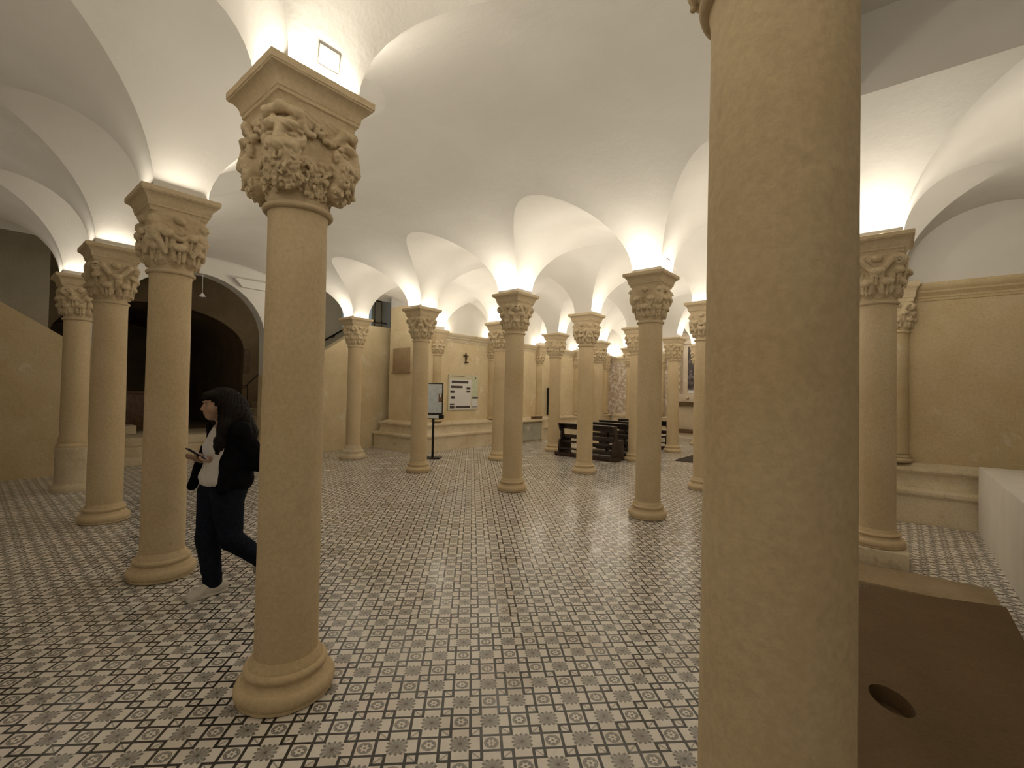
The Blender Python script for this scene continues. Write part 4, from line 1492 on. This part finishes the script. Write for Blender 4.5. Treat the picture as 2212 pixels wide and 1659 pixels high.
    for hp, kn, an in ((hipR, knR, anR), (hipL, knL, anL)):
        hp = Vector(hp); kn = Vector(kn); an = Vector(an)
        G.cap(hp, kn, .112, .080, .03)
        e = kn + (an - kn) * .97
        G.cap(kn, e, .080, .064, .02)
    G.box((-.03, 0, .985), (.3, .3, .035), .002, .004, 's')
    G.box((.0, -.06, .05), (.14, .09, .010), .002, .004, 's')
    def fold(X, Y, Z):
        return .003 * np.sin(60 * Z + 9 * np.sin(22 * X + 14 * Y)) * np.exp(-((Z - .40) / .16)**2) + .0025 * np.sin(85 * Z + 20 * X) * np.exp(-((Z - .16) / .06)**2)
    G.apply(fold, (-.45, -.23, .05), (.19, .23, .97), 0, 'disp')
    link('jeans', G.mesh('jeans'), jeans, t)

    # t-shirt
    G = Grid((-.24, -.25, .80), (.18, .25, 1.36), .0062)
    G.ell((-.045, 0, 1.17), (.118, .180, .145), .05)
    G.ell((-.025, 0, 1.02), (.126, .165, .15), .06)
    G.ell((-.015, 0, .90), (.142, .185, .10), .05)
    for s in (-1, 1):
        G.ell((.035, s * .065, 1.125), (.058, .062, .060), .04)
    G.cap((-.03, 0, 1.25), (-.028, 0, 1.29), .075, .066, .03)
    G.cap((-.02, 0, 1.29), (.02, 0, 1.36), .055, .07, .006, 's')
    G.box((0, 0, .83), (.3, .3, .02), .002, .004, 's')
    def fold2(X, Y, Z):
        return .004 * np.sin(50 * Z + 16 * Y + 5 * np.sin(30 * Y)) * np.exp(-((Z - .92) / .10)**2)
    G.apply(fold2, (-.23, -.24, .84), (.17, .24, 1.2), 0, 'disp')
    link('t_shirt', G.mesh('t_shirt'), shirt, t)

    # open jacket
    G = Grid((-.38, -.34, .74), (.22, .34, 1.40), .0066)
    G.ell((-.065, 0, 1.17), (.140, .200, .150), .05)
    G.ell((-.065, 0, 1.02), (.150, .205, .17), .06)
    G.ell((-.060, 0, .88), (.168, .215, .13), .06)
    for sh, el, wr in ((shR, elR, wrR), (shL, elL, wrL)):
        sh = Vector(sh); el = Vector(el); wr = Vector(wr)
        G.ell(sh, (.075, .075, .075), .04)
        G.cap(sh, el, .072, .066, .03)
        G.cap(el, el + (wr - el) * .80, .064, .050, .02)
    G.cap((-.05, -.09, 1.30), (-.09, 0, 1.335), .035, .038, .03)
    G.cap((-.09, 0, 1.335), (-.05, .09, 1.30), .038, .035, .03)
    # open front: wedge that widens downwards, neck opening, hollow under the hem
    G.ell((.17, -.010, .955), (.20, .105, .36), .03, 's')
    G.cap((.0, 0, 1.30), (.06, 0, 1.42), .062, .085, .01, 's')
    G.ell((-.035, 0, .76), (.125, .165, .15), .01, 's')
    G.box((0, 0, .765), (.4, .4, .022), .002, .006, 's')
    # loose front panels
    G.cap((.055, -.150, 1.12), (.120, -.165, .83), .024, .036, .02)
    G.cap((.030, .158, 1.05), (.045, .182, .83), .026, .036, .02)
    def fold3(X, Y, Z):
        return .0025 * np.sin(42 * Z + 18 * X + 6 * np.sin(25 * Y)) 
    G.apply(fold3, (-.37, -.33, .79), (.21, .33, 1.3), 0, 'disp')
    link('jacket', G.mesh('jacket'), jacket, t)

    # hair: crown, fringe, long falls over shoulder and back
    G = Grid((-.29, -.22, 1.02), (.16, .24, 1.60), .0062)
    G.ell((-.012, 0, 1.480), (.116, .098, .102), .03)
    G.ell((-.060, 0, 1.40), (.105, .108, .14), .05)
    G.cap((-.090, 0, 1.40), (-.155, .03, 1.22), .105, .088, .05)
    G.cap((-.155, .03, 1.22), (-.185, .06, 1.10), .088, .045, .05)
    G.cap((-.03, .085, 1.42), (.010, .118, 1.29), .050, .050, .05)
    G.cap((.010, .118, 1.29), (.048, .125, 1.17), .050, .040, .04)
    G.cap((.048, .125, 1.17), (.062, .112, 1.10), .040, .018, .03)
    G.cap((-.09, .09, 1.36), (-.135, .12, 1.25), .080, .066, .05)
    G.cap((-.03, -.085, 1.42), (-.02, -.135, 1.24), .046, .042, .04)
    G.cap((-.02, -.135, 1.24), (.03, -.145, 1.14), .040, .022, .03)
    G.ell((.075, .0, 1.515), (.050, .075, .030), .03)                # fringe
    G.cap((.095, -.04, 1.505), (.108, -.045, 1.475), .016, .010, .01)
    G.cap((.098, .02, 1.505), (.116, .022, 1.478), .016, .010, .01)
    G.ell((.115, 0, 1.405), (.105, .078, .088), .012, 's')            # face opening
    def strands(X, Y, Z):
        a = np.arctan2(Y, X + .05)
        return .0035 * np.sin(26 * a + 10 * np.sin(11 * Z)) + .002 * np.sin(57 * a + 14 * Z)
    G.apply(strands, (-.28, -.21, 1.03), (.15, .23, 1.59), 0, 'disp')
    link('hair', G.mesh('hair'), hair, t)

    # glasses-free face: eyes and mouth colour stay in the surface; shoes
    def shoe_mesh(heel, toe, nm, up):
        heel = Vector(heel); toe = Vector(toe); u = Vector(up).normalized()
        al = (toe - heel).normalized(); sd = al.cross(u).normalized()
        lo = [min(heel[i], toe[i]) - .12 for i in range(3)]; hi = [max(heel[i], toe[i]) + .14 for i in range(3)]
        G = Grid(lo, hi, .0055)
        G.cap(heel + u * .042, heel + al * .07 + u * .050, .040, .038, .02)
        G.cap(heel + al * .05 + u * .045, toe - al * .03 + u * .030, .040, .036, .03)
        G.ell(toe - al * .025 + u * .030, (.05, .05, .032), .02, R=[[al[i], sd[i], u[i]] for i in range(3)])
        G.cap(heel + al * .060 + u * .06, heel + al * .072 + u * .112, .050, .050, .02)
        G.cap(heel + al * .10 + u * .075, heel + al * .14 + u * .055, .042, .036, .02)
        G.cap(heel + al * .075 + u * .135, heel + al * .075 + u * .17, .040, .042, .004, 's')
        R = [[al[i], sd[i], u[i]] for i in range(3)]
        G.box((heel + toe) / 2 + u * .010, ((toe - heel).length / 2 + .022, .043, .012), .01, .006, R=R)
        G.box((heel + toe) / 2 - u * .03, (.3, .2, .03), .001, .003, 's', R=R)
        for j in range(4):
            c = heel + al * (.085 + .022 * j) + u * (.088 - .010 * j)
            G.cap(c - sd * .022, c + sd * .022, .004, .004, .002)
        return link('shoe', G.mesh('shoe'), shoe, t)
    shoe_mesh((-.075, -.062, .0), (.160, -.052, .0), 'shoe', (0, 0, 1))
    shoe_mesh((-.395, .10, .165), (-.315, .10, .0), 'shoe', (.80, 0, .45))
    return t


person = px_person()

# phone held in both hands
ph = thing('mobile_phone', 'mobile phone in a dark case held by the walking woman', 'phone', (0, 0, 0), 0)
R = Matrix.Translation(person.location) @ Matrix.Rotation(person.rotation_euler.z, 4, 'Z')
ph.location = R @ Vector((.148, -.030, 1.085))
ph.rotation_euler = (R.to_3x3() @ Matrix.Rotation(radians(-38), 3, 'Y')).to_euler()
loc('case', MB().box((0, 0, 0), (.150, .074, .009)), M['black_metal'], ph, .003)
m, nt, b = new_mat('phone_screen')
b.inputs['Base Color'].default_value = (.05, .05, .06, 1); b.inputs['Roughness'].default_value = .15
b.inputs['Emission Color'].default_value = (.55, .55, .65, 1); b.inputs['Emission Strength'].default_value = .25
loc('screen', MB().box((0, 0, .0050), (.138, .066, .0012)), m, ph)

# ------------------------------------------------------------------ camera, world, view
cam = bpy.data.cameras.new('camera'); cam.sensor_width = 36; cam.lens = 1000 / 2212 * 36
cam.clip_start = .05
co = bpy.data.objects.new('camera', cam); COL.objects.link(co); SC.camera = co
p, r_ = radians(.849), radians(1.171)
fw = Vector((0, cos(p), sin(p))); rt = Vector((1, 0, 0)); up = rt.cross(fw)
R2 = rt * cos(r_) + up * sin(r_); U2 = rt * -sin(r_) + up * cos(r_)
mt = Matrix((R2, U2, -fw)).transposed().to_4x4(); mt.translation = (0, 0, 1.6)
co.matrix_world = mt

w = bpy.data.worlds.new('world'); SC.world = w; w.use_nodes = True
w.node_tree.nodes['Background'].inputs[0].default_value = (.9, .95, 1, 1)
w.node_tree.nodes['Background'].inputs[1].default_value = .004

SC.view_settings.view_transform = 'Standard'
SC.view_settings.look = 'None'
SC.view_settings.gamma = 1
SC.view_settings.use_curve_mapping = False
SC.view_settings.exposure = 0.0
SC.cycles.max_bounces = 6
SC.cycles.diffuse_bounces = 4
SC.cycles.glossy_bounces = 2
SC.cycles.adaptive_threshold = .07
SC.cycles.sample_clamp_indirect = 4
